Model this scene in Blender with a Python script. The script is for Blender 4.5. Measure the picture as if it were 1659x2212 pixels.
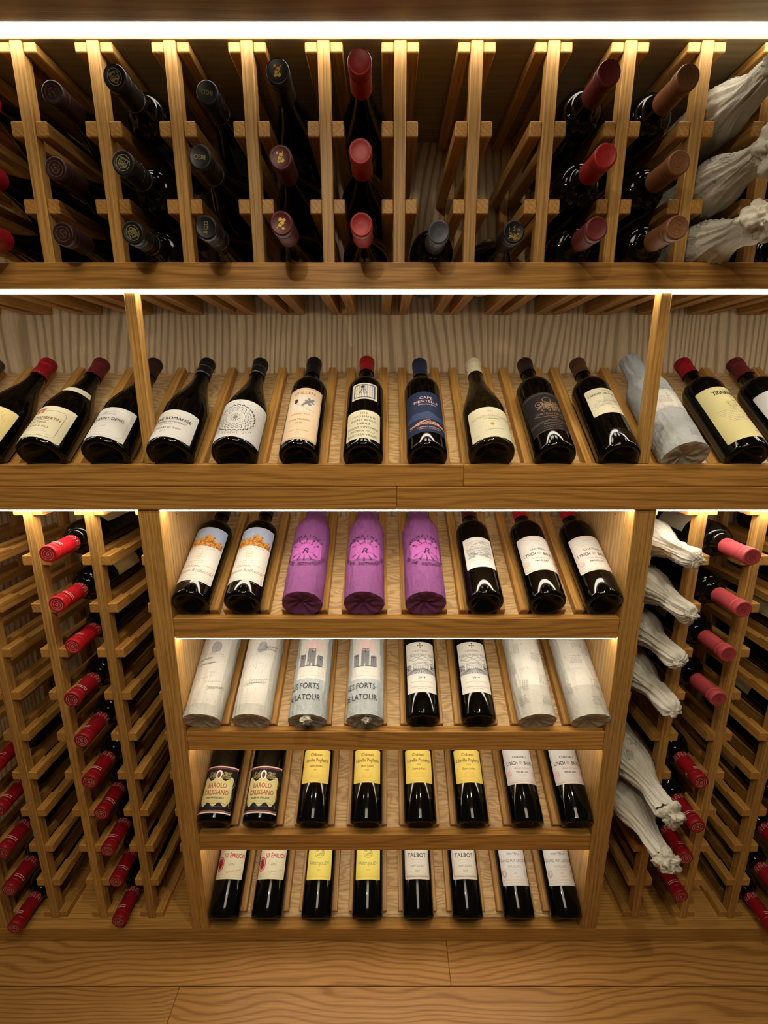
import bpy, bmesh, math, random
from mathutils import Vector, Matrix, noise
R = math.radians
for o in list(bpy.data.objects): bpy.data.objects.remove(o)
SC = bpy.context.scene
COL = SC.collection
# ------------------------------------------------------------------ camera, world, light, exposure
CAMZ = 1.277
cd = bpy.data.cameras.new('camera'); cam = bpy.data.objects.new('camera', cd); COL.objects.link(cam)
cam.location = (0, -0.8436, CAMZ); cam.rotation_euler = (R(90-13.97), 0, 0)
cd.sensor_fit = 'HORIZONTAL'; cd.sensor_width = 36; cd.lens = 36*1009/1659; cd.clip_start = .02
SC.camera = cam
w = bpy.data.worlds.new('cellar_air'); SC.world = w; w.use_nodes = True
w.node_tree.nodes['Background'].inputs[0].default_value = (1.0, .84, .66, 1)
w.node_tree.nodes['Background'].inputs[1].default_value = .030
SC.view_settings.view_transform = 'Standard'; SC.view_settings.look = 'None'
SC.view_settings.gamma = 1; SC.view_settings.exposure = 0.5
try: SC.view_settings.use_curve_mapping = False
except Exception: pass
def lamp(name, loc, energy, col, size, aim=None, spot=None):
    if spot:
        d = bpy.data.lights.new(name, 'SPOT'); d.spot_size = R(spot); d.spot_blend = .6; d.shadow_soft_size = size
    else:
        d = bpy.data.lights.new(name, 'AREA'); d.size = size
    d.energy = energy; d.color = col
    o = bpy.data.objects.new(name, d); COL.objects.link(o); o.location = loc
    if aim: o.rotation_euler = (Vector(aim)-Vector(loc)).to_track_quat('-Z', 'Y').to_euler()
    return o
lamp('ceiling_downlight', (-.19, -.94, 1.90), 4.5, (1, .86, .66), .012, (0, 0, .8), 150)
lamp('ceiling_downlight', (.30, -.66, 2.36), 16, (1, .84, .60), .03, (.05, -.1, 0), 120)
lamp('ceiling_downlight', (-.75, -.66, 2.36), 9, (1, .84, .60), .03, (-.5, -.1, 0), 120)
lamp('ceiling_panel_light', (0, -1.2, 2.38), 9, (1, .86, .66), .7, (0, -.3, 0))
LED_TOP, LED_MID, LED_LOW, LED_SHELF = 9.5, 16, 20, 16

# ------------------------------------------------------------------ materials
def nm(name):
    m = bpy.data.materials.new(name); m.use_nodes = True
    nt = m.node_tree; b = nt.nodes['Principled BSDF']
    return m, nt, b
def plain(name, col, rough=.6, metal=0, spec=.5, coat=0, emit=None):
    m, nt, b = nm(name)
    b.inputs['Base Color'].default_value = (*col, 1); b.inputs['Roughness'].default_value = rough
    b.inputs['Metallic'].default_value = metal; b.inputs['Specular IOR Level'].default_value = spec
    if coat: b.inputs['Coat Weight'].default_value = coat; b.inputs['Coat Roughness'].default_value = .05
    if emit:
        b.inputs['Emission Color'].default_value = (1, .92, .79, 1); b.inputs['Emission Strength'].default_value = emit
    return m
def N(nt, t, **kw):
    n = nt.nodes.new(t)
    for k, v in kw.items():
        if k.startswith('i_'): n.inputs[int(k[2:])].default_value = v
        else: setattr(n, k, v)
    return n
def wood(name, axis, light, dark, ring=90, dist=9, rmix=.55, pore=.4, rough=.42, lf=(5, .9), bump=.12, sharp=1.6, vary=.12):
    m, nt, b = nm(name); L = nt.links.new
    tc = N(nt, 'ShaderNodeTexCoord'); oi = N(nt, 'ShaderNodeObjectInfo')
    mul = N(nt, 'ShaderNodeMath', operation='MULTIPLY'); L(oi.outputs['Random'], mul.inputs[0]); mul.inputs[1].default_value = 13.7
    add = N(nt, 'ShaderNodeVectorMath', operation='ADD'); L(tc.outputs['Object'], add.inputs[0]); L(mul.outputs[0], add.inputs[1])
    def mapped(ac, al):
        mp = N(nt, 'ShaderNodeMapping'); s = [ac, ac, ac]; s[axis] = al
        mp.inputs['Scale'].default_value = s; L(add.outputs[0], mp.inputs[0]); return mp
    n1 = N(nt, 'ShaderNodeTexNoise'); n1.inputs['Scale'].default_value = 1; n1.inputs['Detail'].default_value = 2
    L(mapped(*lf).outputs[0], n1.inputs['Vector'])
    n1b = N(nt, 'ShaderNodeTexNoise'); n1b.inputs['Scale'].default_value = 1; n1b.inputs['Detail'].default_value = 2
    L(mapped(60, 6).outputs[0], n1b.inputs['Vector'])
    sx = N(nt, 'ShaderNodeSeparateXYZ'); L(add.outputs[0], sx.inputs[0])
    oth = [i for i in range(3) if i != axis]
    s1 = N(nt, 'ShaderNodeMath', operation='ADD'); L(sx.outputs[oth[0]], s1.inputs[0]); L(sx.outputs[oth[1]], s1.inputs[1])
    s2 = N(nt, 'ShaderNodeMath', operation='MULTIPLY'); L(s1.outputs[0], s2.inputs[0]); s2.inputs[1].default_value = ring*6.28
    s3 = N(nt, 'ShaderNodeMath', operation='MULTIPLY_ADD'); L(n1.outputs['Fac'], s3.inputs[0]); s3.inputs[1].default_value = dist*6.28; L(s2.outputs[0], s3.inputs[2])
    s3b = N(nt, 'ShaderNodeMath', operation='MULTIPLY_ADD'); L(n1b.outputs['Fac'], s3b.inputs[0]); s3b.inputs[1].default_value = 2.0; L(s3.outputs[0], s3b.inputs[2])
    s4 = N(nt, 'ShaderNodeMath', operation='SINE'); L(s3b.outputs[0], s4.inputs[0])
    s5 = N(nt, 'ShaderNodeMath', operation='MULTIPLY_ADD'); L(s4.outputs[0], s5.inputs[0]); s5.inputs[1].default_value = .5; s5.inputs[2].default_value = .5
    s6 = N(nt, 'ShaderNodeMath', operation='POWER'); L(s5.outputs[0], s6.inputs[0]); s6.inputs[1].default_value = sharp
    n2 = N(nt, 'ShaderNodeTexNoise'); n2.inputs['Scale'].default_value = 1; n2.inputs['Detail'].default_value = 3
    L(mapped(520, 11).outputs[0], n2.inputs['Vector'])
    pr = N(nt, 'ShaderNodeMapRange'); L(n2.outputs['Fac'], pr.inputs[0]); pr.inputs[1].default_value = .42; pr.inputs[2].default_value = .66
    n3 = N(nt, 'ShaderNodeTexNoise'); n3.inputs['Scale'].default_value = 1; L(mapped(9, 1.6).outputs[0], n3.inputs['Vector'])
    a = N(nt, 'ShaderNodeMath', operation='MULTIPLY'); L(s6.outputs[0], a.inputs[0]); a.inputs[1].default_value = rmix
    c = N(nt, 'ShaderNodeMath', operation='MULTIPLY_ADD'); L(pr.outputs[0], c.inputs[0]); c.inputs[1].default_value = pore; L(a.outputs[0], c.inputs[2])
    d = N(nt, 'ShaderNodeMath', operation='MULTIPLY_ADD', use_clamp=True); L(n3.outputs['Fac'], d.inputs[0]); d.inputs[1].default_value = .5; L(c.outputs[0], d.inputs[2])
    d2 = N(nt, 'ShaderNodeMath', operation='SUBTRACT', use_clamp=True); L(d.outputs[0], d2.inputs[0]); d2.inputs[1].default_value = .2
    mix = N(nt, 'ShaderNodeMix', data_type='RGBA'); L(d2.outputs[0], mix.inputs['Factor'])
    mix.inputs['A'].default_value = (*light, 1); mix.inputs['B'].default_value = (*dark, 1)
    hv = N(nt, 'ShaderNodeHueSaturation'); L(mix.outputs['Result'], hv.inputs['Color'])
    vr = N(nt, 'ShaderNodeMapRange'); L(oi.outputs['Random'], vr.inputs[0]); vr.inputs[3].default_value = 1-vary; vr.inputs[4].default_value = 1+vary
    L(vr.outputs[0], hv.inputs['Value']); L(hv.outputs[0], b.inputs['Base Color'])
    bp = N(nt, 'ShaderNodeBump'); bp.inputs['Strength'].default_value = bump; bp.inputs['Distance'].default_value = .001; bp.invert = True
    L(c.outputs[0], bp.inputs['Height']); L(bp.outputs[0], b.inputs['Normal'])
    b.inputs['Roughness'].default_value = rough; b.inputs['Specular IOR Level'].default_value = .35
    return m
OL, OD = (.58, .31, .078), (.30, .135, .026)
M = {}
for i, ax in enumerate('xyz'):
    M['oak'+ax] = wood('oiled_oak_'+ax, i, OL, OD, 110, 6, .28, .62)
M['fascia'] = wood('oak_fascia', 0, (.58, .295, .070), (.25, .11, .020), 60, 8, .45, .52, lf=(9, 1.5), sharp=2.6)
M['post'] = wood('oak_post', 2, (.57, .32, .090), (.27, .13, .028), 110, 4, .28, .65)
M['ash'] = wood('veneer_back', 2, (.66, .50, .30), (.27, .175, .08), 62, 17, .85, .30, .55, lf=(3.6, .8), sharp=3.0, vary=0)
M['deck'] = wood('ribbed_deck', 0, (.74, .52, .25), (.40, .24, .09), 70, 9, .62, .4, .5, lf=(24, 8), sharp=1.8, bump=.3, vary=.04)
M['side'] = wood('side_panel_oak', 2, (.54, .33, .13), (.27, .145, .042), 90, 7, .5, .5, lf=(7, .8), vary=0)
M['floor'] = wood('floor_oak', 0, (.46, .235, .062), (.21, .088, .018), 80, 14, .62, .38, .38, lf=(6, 1.6), sharp=3.2, vary=.10)
M['soffit'] = wood('soffit_oak', 0, (.40, .32, .19), (.26, .20, .11), 60, 6, .4, .4, .5, lf=(9, 1))
for k, v in dict(led_top=LED_TOP, led_mid=LED_MID, led_low=LED_LOW, led_shelf=LED_SHELF).items(): M[k] = plain(k, (1, 1, 1), .5, emit=v)
M['profile'] = plain('led_profile', (.75, .75, .75), .4, .6)
M['glass'] = plain('dark_bottle_glass', (.0016, .0015, .0012), .05, 0, .38)
M['glass_brown'] = plain('brown_bottle_glass', (.010, .006, .002), .05, 0, .45)
def cap_mat(name, col, rough=.42, spec=.30, metal=.05):
    m, nt, b = nm(name); L = nt.links.new
    tc = N(nt, 'ShaderNodeTexCoord'); n = N(nt, 'ShaderNodeTexNoise'); n.inputs['Scale'].default_value = 260; L(tc.outputs['Object'], n.inputs['Vector'])
    bp = N(nt, 'ShaderNodeBump'); bp.inputs['Strength'].default_value = .08; bp.inputs['Distance'].default_value = .0006
    L(n.outputs['Fac'], bp.inputs['Height']); L(bp.outputs[0], b.inputs['Normal'])
    b.inputs['Base Color'].default_value = (*col, 1); b.inputs['Roughness'].default_value = rough; b.inputs['Metallic'].default_value = metal
    b.inputs['Specular IOR Level'].default_value = spec
    return m
CAPS = dict(black=(.008, .007, .008), darkmaroon=(.028, .010, .011), maroon=(.11, .014, .016), red=(.27, .009, .010), crimson=(.27, .006, .013),
            bright=(.48, .010, .018), pink=(.42, .06, .07), grey=(.045, .05, .06), copper=(.17, .068, .026), navy=(.018, .022, .060),
            ivory=(.72, .63, .42), darkred=(.07, .008, .010), brown=(.075, .032, .014), olive=(.07, .055, .03))
for k, v in CAPS.items(): M['cap_'+k] = cap_mat('capsule_'+k, v)
def paper(name, col, rough=.75, crumple=0):
    m, nt, b = nm(name); L = nt.links.new
    tc = N(nt, 'ShaderNodeTexCoord')
    n = N(nt, 'ShaderNodeTexNoise'); n.inputs['Scale'].default_value = 300 if not crumple else 130; n.inputs['Detail'].default_value = 5
    L(tc.outputs['Object'], n.inputs['Vector'])
    mx = N(nt, 'ShaderNodeMix', data_type='RGBA'); mx.inputs['A'].default_value = (*[c*.90 for c in col], 1); mx.inputs['B'].default_value = (*col, 1)
    L(n.outputs['Fac'], mx.inputs['Factor']); L(mx.outputs['Result'], b.inputs['Base Color'])
    bp = N(nt, 'ShaderNodeBump'); bp.inputs['Strength'].default_value = .06 if not crumple else crumple; bp.inputs['Distance'].default_value = .0006 if not crumple else .004
    if crumple:
        v = N(nt, 'ShaderNodeTexNoise'); v.inputs['Scale'].default_value = 45; v.inputs['Detail'].default_value = 3; v.inputs['Distortion'].default_value = 1.2
        try: v.noise_type = 'RIDGED_MULTIFRACTAL'
        except Exception: pass
        L(tc.outputs['Object'], v.inputs['Vector'])
        ad = N(nt, 'ShaderNodeMath', operation='MULTIPLY_ADD'); L(v.outputs['Fac'], ad.inputs[0]); ad.inputs[1].default_value = .5; L(n.outputs['Fac'], ad.inputs[2])
        L(ad.outputs[0], bp.inputs['Height'])
    else: L(n.outputs['Fac'], bp.inputs['Height'])
    L(bp.outputs[0], b.inputs['Normal']); b.inputs['Roughness'].default_value = rough; b.inputs['Specular IOR Level'].default_value = .25
    if crumple:
        b.inputs['Subsurface Weight'].default_value = 0
    return m
PAPERS = dict(white=(.66, .66, .64), cream=(.70, .66, .47), yellow=(.78, .66, .30), gold=(.80, .62, .14), lemon=(.80, .70, .16), peach=(.80, .62, .42),
              ivory=(.67, .64, .56), navy=(.016, .028, .070), black=(.012, .011, .012), sky=(.42, .50, .66), ash=(.36, .40, .42), lilac=(.42, .40, .55), tan=(.50, .42, .22), straw=(.72, .66, .32))
for k, v in PAPERS.items(): M['pap_'+k] = paper('paper_'+k, v)
M['tissue'] = paper('white_tissue', (.72, .70, .62), .7, .35)
M['tissue_warm'] = paper('warm_tissue', (.50, .475, .39), .7, .35)
M['tissue_grey'] = paper('grey_tissue', (.42, .45, .45), .7, .5)
M['tissue_purple'] = paper('purple_tissue', (.23, .070, .215), .75, .4)
M['tissue_pale'] = paper('pale_tissue', (.54, .52, .45), .7, .35)
INKS = dict(ink=(.02, .018, .018), grey=(.20, .20, .21), mid=(.36, .36, .36), pale=(.52, .51, .48), red=(.50, .03, .03), brick=(.40, .10, .06), gold=(.62, .38, .07), pink=(.62, .25, .25),
            white=(.85, .85, .83), blue=(.025, .05, .13), brown=(.20, .10, .04), orange=(.62, .22, .03), amber=(.66, .34, .03), rust=(.40, .12, .015), bronze=(.26, .16, .09),
            salmon=(.80, .36, .20), violet=(.06, .010, .055), magenta=(.40, .095, .34), rose=(.78, .52, .50), glassink=(.08, .08, .08), maroon=(.16, .02, .03), olive=(.30, .26, .10))
for k, v in INKS.items(): M['ink_'+k] = plain('print_'+k, v, .65)

# ------------------------------------------------------------------ mesh builder
class MB:
    def __init__(s): s.v = []; s.f = []; s.mi = []; s.mats = []
    def mat(s, m):
        if m not in s.mats: s.mats.append(m)
        return s.mats.index(m)
    def add(s, vs, fs, m):
        o = len(s.v); i = s.mat(m); s.v += vs
        for f in fs: s.f.append([a+o for a in f]); s.mi.append(i)
    def mesh(s, name, smooth=False):
        me = bpy.data.meshes.new(name); me.from_pydata([tuple(v) for v in s.v], [], s.f)
        for m in s.mats: me.materials.append(M[m])
        me.polygons.foreach_set('material_index', s.mi)
        if smooth: me.polygons.foreach_set('use_smooth', [True]*len(s.f))
        me.update(); return me
def link(name, me, parent=None, loc=(0, 0, 0), rot=(0, 0, 0)):
    o = bpy.data.objects.new(name, me); COL.objects.link(o); o.location = loc; o.rotation_euler = rot
    if parent: o.parent = parent
    return o
def tag(o, label=None, cat=None, group=None, kind=None):
    if label: o['label'] = label
    if cat: o['category'] = cat
    if group: o['group'] = group
    if kind: o['kind'] = kind
    return o
def empty(name, loc=(0, 0, 0), rot=(0, 0, 0)):
    o = bpy.data.objects.new(name, None); COL.objects.link(o); o.location = loc; o.rotation_euler = rot; o.empty_display_size = .03
    return o
_bx = {}
def box_mesh(sx, sy, sz, m, bev=.0012):
    k = (round(sx, 4), round(sy, 4), round(sz, 4), m, bev)
    if k in _bx: return _bx[k]
    bm = bmesh.new(); bmesh.ops.create_cube(bm, size=1)
    bmesh.ops.scale(bm, vec=(sx, sy, sz), verts=bm.verts)
    if bev: bmesh.ops.bevel(bm, geom=list(bm.edges), offset=bev, segments=1, affect='EDGES')
    me = bpy.data.meshes.new('board'); bm.to_mesh(me); bm.free(); me.materials.append(M[m]); _bx[k] = me
    return me
K = 1.14
def X(x): return K*x
def Y(d): return K*(d-.74)
def Z(z): return K*z+CAMZ
def bar(name, x0, x1, d0, d1, z0, z1, m, parent=None, bev=.0012):
    """a board between unit coordinates (x right, d away from the lens plane, z from eye height)"""
    me = box_mesh(K*(x1-x0), K*(d1-d0), K*(z1-z0), m, bev)
    return link(name, me, parent, (X((x0+x1)/2), Y((d0+d1)/2), Z((z0+z1)/2)))

# ------------------------------------------------------------------ lettering and print
_tx = {}
def glyphs(s):
    if s in _tx: return _tx[s]
    c = bpy.data.curves.new('t', 'FONT'); c.body = s; c.size = 1; c.align_x = 'CENTER'; c.resolution_u = 2
    o = bpy.data.objects.new('t', c); me = o.to_mesh()
    r = ([(v.co.x, v.co.y) for v in me.vertices], [list(p.vertices) for p in me.polygons])
    o.to_mesh_clear(); bpy.data.objects.remove(o); bpy.data.curves.remove(c)
    _tx[s] = r; return r
class Art:
    """flat print laid on a surface: fn(u, v, off) -> point; u, v in millimetres"""
    def __init__(s, fn, nv=1, gap=.00003): s.fn = fn; s.mb = MB(); s.lay = 0; s.nv = nv; s.gap = gap
    def _p(s, u, v): return s.fn(u, v, .00012+s.gap*s.lay)
    def T(s, txt, size, u, v, col='ink', sh=0, arc=0, rot=0, sx=1, bold=0):
        s.lay = 8
        vs, fs = glyphs(txt); ca, sa = math.cos(R(rot)), math.sin(R(rot)); out = []
        for x, y in vs:
            x *= size*sx; y *= size; x += sh*y; y -= arc*x*x
            out.append(s._p(u+x*ca-y*sa, v+x*sa+y*ca))
        s.mb.add(out, fs, 'ink_'+col)
        if bold:
            s.T(txt, size, u+bold, v, col, sh, arc, rot, sx); s.T(txt, size, u, v+bold, col, sh, arc, rot, sx)
    def A(s, u0, u1, lo, hi, col, n=None, lay=1, raw=False):
        s.lay = lay; n = n or max(2, int(abs(u1-u0)/4)+1); out = []; fs = []
        L = lo if callable(lo) else (lambda t: lo); H = hi if callable(hi) else (lambda t: hi)
        for i in range(n+1):
            u = u0+(u1-u0)*i/n; q = s.nv; out += [s._p(u, L(u)+(H(u)-L(u))*j/q) for j in range(q+1)]
            if i: fs += [[(i-1)*(q+1)+j, i*(q+1)+j, i*(q+1)+j+1, (i-1)*(q+1)+j+1] for j in range(q)]
        s.mb.add(out, fs, col if raw else 'ink_'+col)
    def L(s, pts, w, col='ink', lay=5):
        s.lay = lay; q = []
        for a, b in zip(pts, pts[1:]):
            n = max(1, int(abs(b[0]-a[0])/4)+1)
            q += [(a[0]+(b[0]-a[0])*i/n, a[1]+(b[1]-a[1])*i/n) for i in range(n)]
        q.append(pts[-1]); out = []; fs = []
        for i, p in enumerate(q):
            a = q[max(0, i-1)]; b = q[min(len(q)-1, i+1)]; dx, dy = b[0]-a[0], b[1]-a[1]; l = math.hypot(dx, dy) or 1
            nx, ny = -dy/l*w/2, dx/l*w/2; out += [s._p(p[0]-nx, p[1]-ny), s._p(p[0]+nx, p[1]+ny)]
            if i: fs.append([2*i-2, 2*i, 2*i+1, 2*i-1])
        s.mb.add(out, fs, 'ink_'+col)
    def D(s, u, v, r, col, ry=None, lay=3):
        ry = ry or r; s.A(u-r, u+r, lambda t: v-ry*math.sqrt(max(0, 1-((t-u)/r)**2)), lambda t: v+ry*math.sqrt(max(0, 1-((t-u)/r)**2)), col, 14, lay)
    def O(s, u, v, r, w, col, ry=None, a0=0, a1=360, n=28):
        ry = ry or r; s.L([(u+r*math.cos(R(a0+(a1-a0)*i/n)), v+ry*math.sin(R(a0+(a1-a0)*i/n))) for i in range(n+1)], w, col)
    def fr(s, u0, u1, v0, v1, w, col, cut=0):
        c = cut
        s.L([(u0+c, v0), (u1-c, v0), (u1, v0+c), (u1, v1-c), (u1-c, v1), (u0+c, v1), (u0, v1-c), (u0, v0+c), (u0+c, v0)], w, col)
    def dash(s, u, v, wd, n, gap, col='grey', w=.5, seed=1):
        r = random.Random(seed)
        for i in range(n):
            x = u-wd/2*r.uniform(.7, 1); e = -x+2*u
            while x < e-1.5:
                l = r.uniform(2, 6); s.L([(x, v-i*gap), (min(e, x+l), v-i*gap)], w, col); x += l+1
    def scrib(s, u0, u1, v0, v1, n, col='grey', w=.35, seed=1, step=3):
        r = random.Random(seed)
        for i in range(n):
            x, y = r.uniform(u0, u1), r.uniform(v0, v1); p = [(x, y)]; a = r.uniform(0, 6.28)
            for k in range(4):
                a += r.uniform(-1.1, 1.1); x = min(u1, max(u0, x+step*math.cos(a))); y = min(v1, max(v0, y+step*.6*math.sin(a))); p.append((x, y))
            s.L(p, w, col)
    def sig(s, u, v, wd, h, seed, col='ink', w=.5, tilt=.18):
        r = random.Random(seed); p = []; n = 46
        for i in range(n):
            t = i/(n-1); x = u-wd/2+wd*t+h*.28*math.cos(i*1.25); amp = h*(.5 if r.random() < .12 or i < 5 else .20)
            p.append((x, v+tilt*(x-u)+amp*math.sin(i*1.25+.4)))
        s.L(p, w, col)
    def house(s, u, v, wd, h, col='grey', w=.45, seed=3):
        s.fr(u-wd/2, u+wd/2, v, v+h*.55, w, col)
        s.L([(u-wd*.55, v+h*.55), (u-wd*.42, v+h*.85), (u+wd*.42, v+h*.85), (u+wd*.55, v+h*.55)], w, col)
        n = max(4, int(wd/4))
        for i in range(n):
            x = u-wd/2+wd*(i+.5)/n; s.O(x, v+h*.25, wd/n*.28, w*.8, col, h*.17, n=8)
        for t in (-.3, 0, .3): s.L([(u+wd*t-1.5, v+h*.85), (u+wd*t, v+h*1.1), (u+wd*t+1.5, v+h*.85)], w, col)
    def castle(s, u, v, wd, h, col='ink', w=.5, fill='mid'):
        def tower(a, b, y, z):
            s.A(a, b, y, z, fill, 3, 2); s.L([(a-.8, y), (a, z), (b, z), (b+.8, y)], w, col)
            k = max(2, int((b-a)/2.2))
            for i in range(k):
                x = a+(b-a)*(i+.5)/k; s.A(x-.7, x+.7, z-.3, z+2.2, col, 1, 6)
            s.A(a-.8, b+.8, z-2.6, z-1.4, col, 2, 6)
            for j in range(2, int((z-y)/3)):
                for i in range(int((b-a)/2.5)): s.L([(a+1+2.5*i+(j % 2), y+3*j-3), (a+2.3+2.5*i+(j % 2), y+3*j-3)], .35, col)
            s.A((a+b)/2-1, (a+b)/2+1, z-8, z-4.5, col, 1, 6)
        tower(u-wd*.16, u+wd*.16, v, v+h); tower(u+wd*.26, u+wd*.5, v, v+h*.58); tower(u-wd*.5, u-wd*.28, v, v+h*.66)
        s.L([(u-wd*.55, v), (u+wd*.55, v)], w*1.5, col)
        s.D(u, v+3, 2, 'white', 4)
    def obj(s, parent, name='print'):
        return link(name, s.mb.mesh(name), parent) if s.mb.f else None
def cyl(r, roll=0):
    return lambda u, v, off: (math.sin(u/1000/r+roll)*(r+off), -math.cos(u/1000/r+roll)*(r+off), v/1000)
def disc(z): return lambda u, v, off: (u/1000, v/1000, z+off+.0002)

# ------------------------------------------------------------------ bottles
def lathe(prof, mat, seg=36, name='body'):
    mb = MB(); vs = []; fs = []
    for r, z in prof:
        for i in range(seg):
            a = 2*math.pi*i/seg; vs.append((r*math.cos(a), r*math.sin(a), z))
    for j in range(len(prof)-1):
        for i in range(seg):
            k = (i+1) % seg; fs.append([j*seg+i, j*seg+k, (j+1)*seg+k, (j+1)*seg+i])
    mb.add(vs, fs, mat); return mb.mesh(name, True)
def sm(t): return t*t*(3-2*t)
def bottle_prof(kind, r, L):
    p = [(.0005, .024), (.008, .022), (r*.45, .014), (r*.68, .005), (r*.78, .0008), (r*.90, .0), (r*.97, .0025), (r, .008)]
    if kind == 'burgundy':
        p += [(r, .05), (r, .112)]
        for i in range(1, 13):
            t = i/12; p.append((r+(.0155-r)*(sm(t)*.55+t*.45), .112+.112*t))
        p += [(.0148, .235), (.0142, L-.012)]
    else:
        p += [(r, .06), (r, .12), (r, .184)]
        for i in range(1, 10):
            t = i/9; a = t*math.pi/2
            p.append((r-(r-.0215)*(1-math.cos(a)), .184+.030*math.sin(a)))
        p += [(.0178, .219), (.0155, .226), (.0146, .24), (.0142, L-.012)]
    return p+[(.0142, L-.002)]
_mc = {}
def cap_mesh(col, L, ln, kind):
    k = (col, L, ln, kind)
    if k in _mc: return _mc[k]
    z0 = L-ln; r = .0152
    p = [(r+.0009, z0), (r+.0009, z0+.001), (r+.0004, z0+.02), (r, L-.024), (r, L-.019), (r+.0012, L-.0175), (r+.0012, L-.0155), (r+.0002, L-.0145), (r+.0014, L-.012), (r+.0014, L-.0025), (r+.0004, L-.0004),
         (r-.0012, L), (r-.0024, L-.0006), (.004, L-.0007), (.0003, L-.0007)]
    _mc[k] = lathe(p, 'cap_'+col, 32, 'capsule'); return _mc[k]
def glass_mesh(kind, r, L, mat):
    k = (kind, r, L, mat)
    if k not in _mc: _mc[k] = lathe(bottle_prof(kind, r, L), mat, 48, 'glass')
    return _mc[k]
def patch(r, w, v0, v1, mat, roll=0, arch=0):
    mb = MB(); vs = []; fs = []; n = 22
    for i in range(n+1):
        u = -w+2*w*i/n; e = max(0, abs(u)-w+3)**2*.25
        for v in (v0+e*.6, v1-e*.6): vs.append(cyl(r, roll)(u, v, .0001))
        if i: fs.append([2*i-2, 2*i, 2*i+1, 2*i-1])
    mb.add(vs, fs, mat); return mb.mesh('label', True)
def neck_r(kind, L, v): return .0155
def make_bottle(kind='bordeaux', cap='black', caplen=.055, r=None, L=None, labels=(), capart=None, capside=None, roll=0, mat='glass'):
    """labels: (half width mm, v0, v1, paper, art function)"""
    r = r or (.0415 if kind == 'burgundy' else .037); L = L or (.292 if kind == 'burgundy' else .300)
    root = empty('wine_bottle'); link('glass', glass_mesh(kind, r, L, mat), root)
    c = link('capsule', cap_mesh(cap, L, caplen, kind), root)
    if capart:
        a = Art(disc(L-.0006)); capart(a); a.obj(c, 'emblem')
    if capside:
        a = Art(lambda u, v, off: (math.sin(u/16.)*(.0167+off), -math.cos(u/16.)*(.0167+off), L+v/1000)); capside(a); a.obj(c, 'emblem')
    for lb in labels:
        w_, v0, v1, pp, fn = lb[:5]
        rr = r if len(lb) < 6 else lb[5]
        if len(lb) > 5 and callable(lb[5]):
            pass
        else:
            l = link('label', patch(rr, w_, v0, v1, 'pap_'+pp, roll), root)
            a = Art(cyl(rr, roll)); fn(a, w_, v0, v1); a.obj(l)
    root['_r'] = r; root['_L'] = L
    return root
def copy_tree(o, parent=None):
    c = o.copy(); COL.objects.link(c); c.parent = parent
    for ch in list(o.children): copy_tree(ch, c)
    return c
# tissue wrapped bottles -------------------------------------------------
def wrap_surface(seed, loose, twist_end, L, r=.0395):
    def prof(s):
        s = s*L/.31
        if loose:
            if s < .17: return r
            if s < .245: return r+(.0190-r)*sm((s-.17)/.075)
            if s < .262: return .0190+.0005*(s-.245)/.017
            if twist_end:
                if s < .285: return .0195+(.0125-.0195)*((s-.262)/.023)
                return .0125+.014*min(1, (s-.285)/.022)
            if s < .300: return .0195-.001*(s-.262)/.038
            return .0185*math.sqrt(max(0.0, 1-((s-.300)/.0105)**2))
        if s < .185: return r
        if s < .245: return r+(.0205-r)*sm((s-.185)/.06)
        if s < .30: return .0205
        return .0205*math.sqrt(max(0.0, 1-((s-.300)/.0105)**2))
    def ridge(x, y, z): return 1-min(1, abs(noise.noise(Vector((x, y, z))))*3.2)
    def rad(a, s):
        b = prof(s); ca, sa = math.cos(a), math.sin(a)
        n1 = noise.noise(Vector((ca*1.6+seed*3.1, sa*1.6, s*16)))
        n2 = abs(noise.noise(Vector((ca*3.2+seed, sa*3.2, s*30+7))))
        tw = s*(26 if loose else 8)
        rid = abs(math.sin(a*(4.5 if loose else 4)+tw+2.2*n1+seed))
        g = max(0, (s-.15)/.16); g = min(1.15, g)
        amp = (.0012+.0038*g) if loose else (.0005+.0022*g)
        tw2 = a+s*(5 if loose else 1.5); cb, sb = math.cos(tw2), math.sin(tw2)
        f1 = ridge(cb*2.2+seed, sb*2.2, s*(5 if loose else 9)); f2 = ridge(cb*4.6, sb*4.6+seed, s*13+3); f3 = ridge(ca*3.1, sa*3.1+seed*2, s*38)
        d = amp*(rid-.6)*.7+(.0015 if loose else .0006)*n1*2-(.002 if loose else .0010)*n2
        d += (.0036+.0012*g if loose else .0008+.0016*g)*(f1**2-.3)+(.0011 if loose else .0007)*(f2**3)+(.0004 if loose else .0006)*f3**3
        if twist_end and s*.31/L > .288: d += .006*math.sin(a*5+seed)+.004*n1
        return max(.0008, b+d*min(1, b/.012))
    return rad
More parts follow.
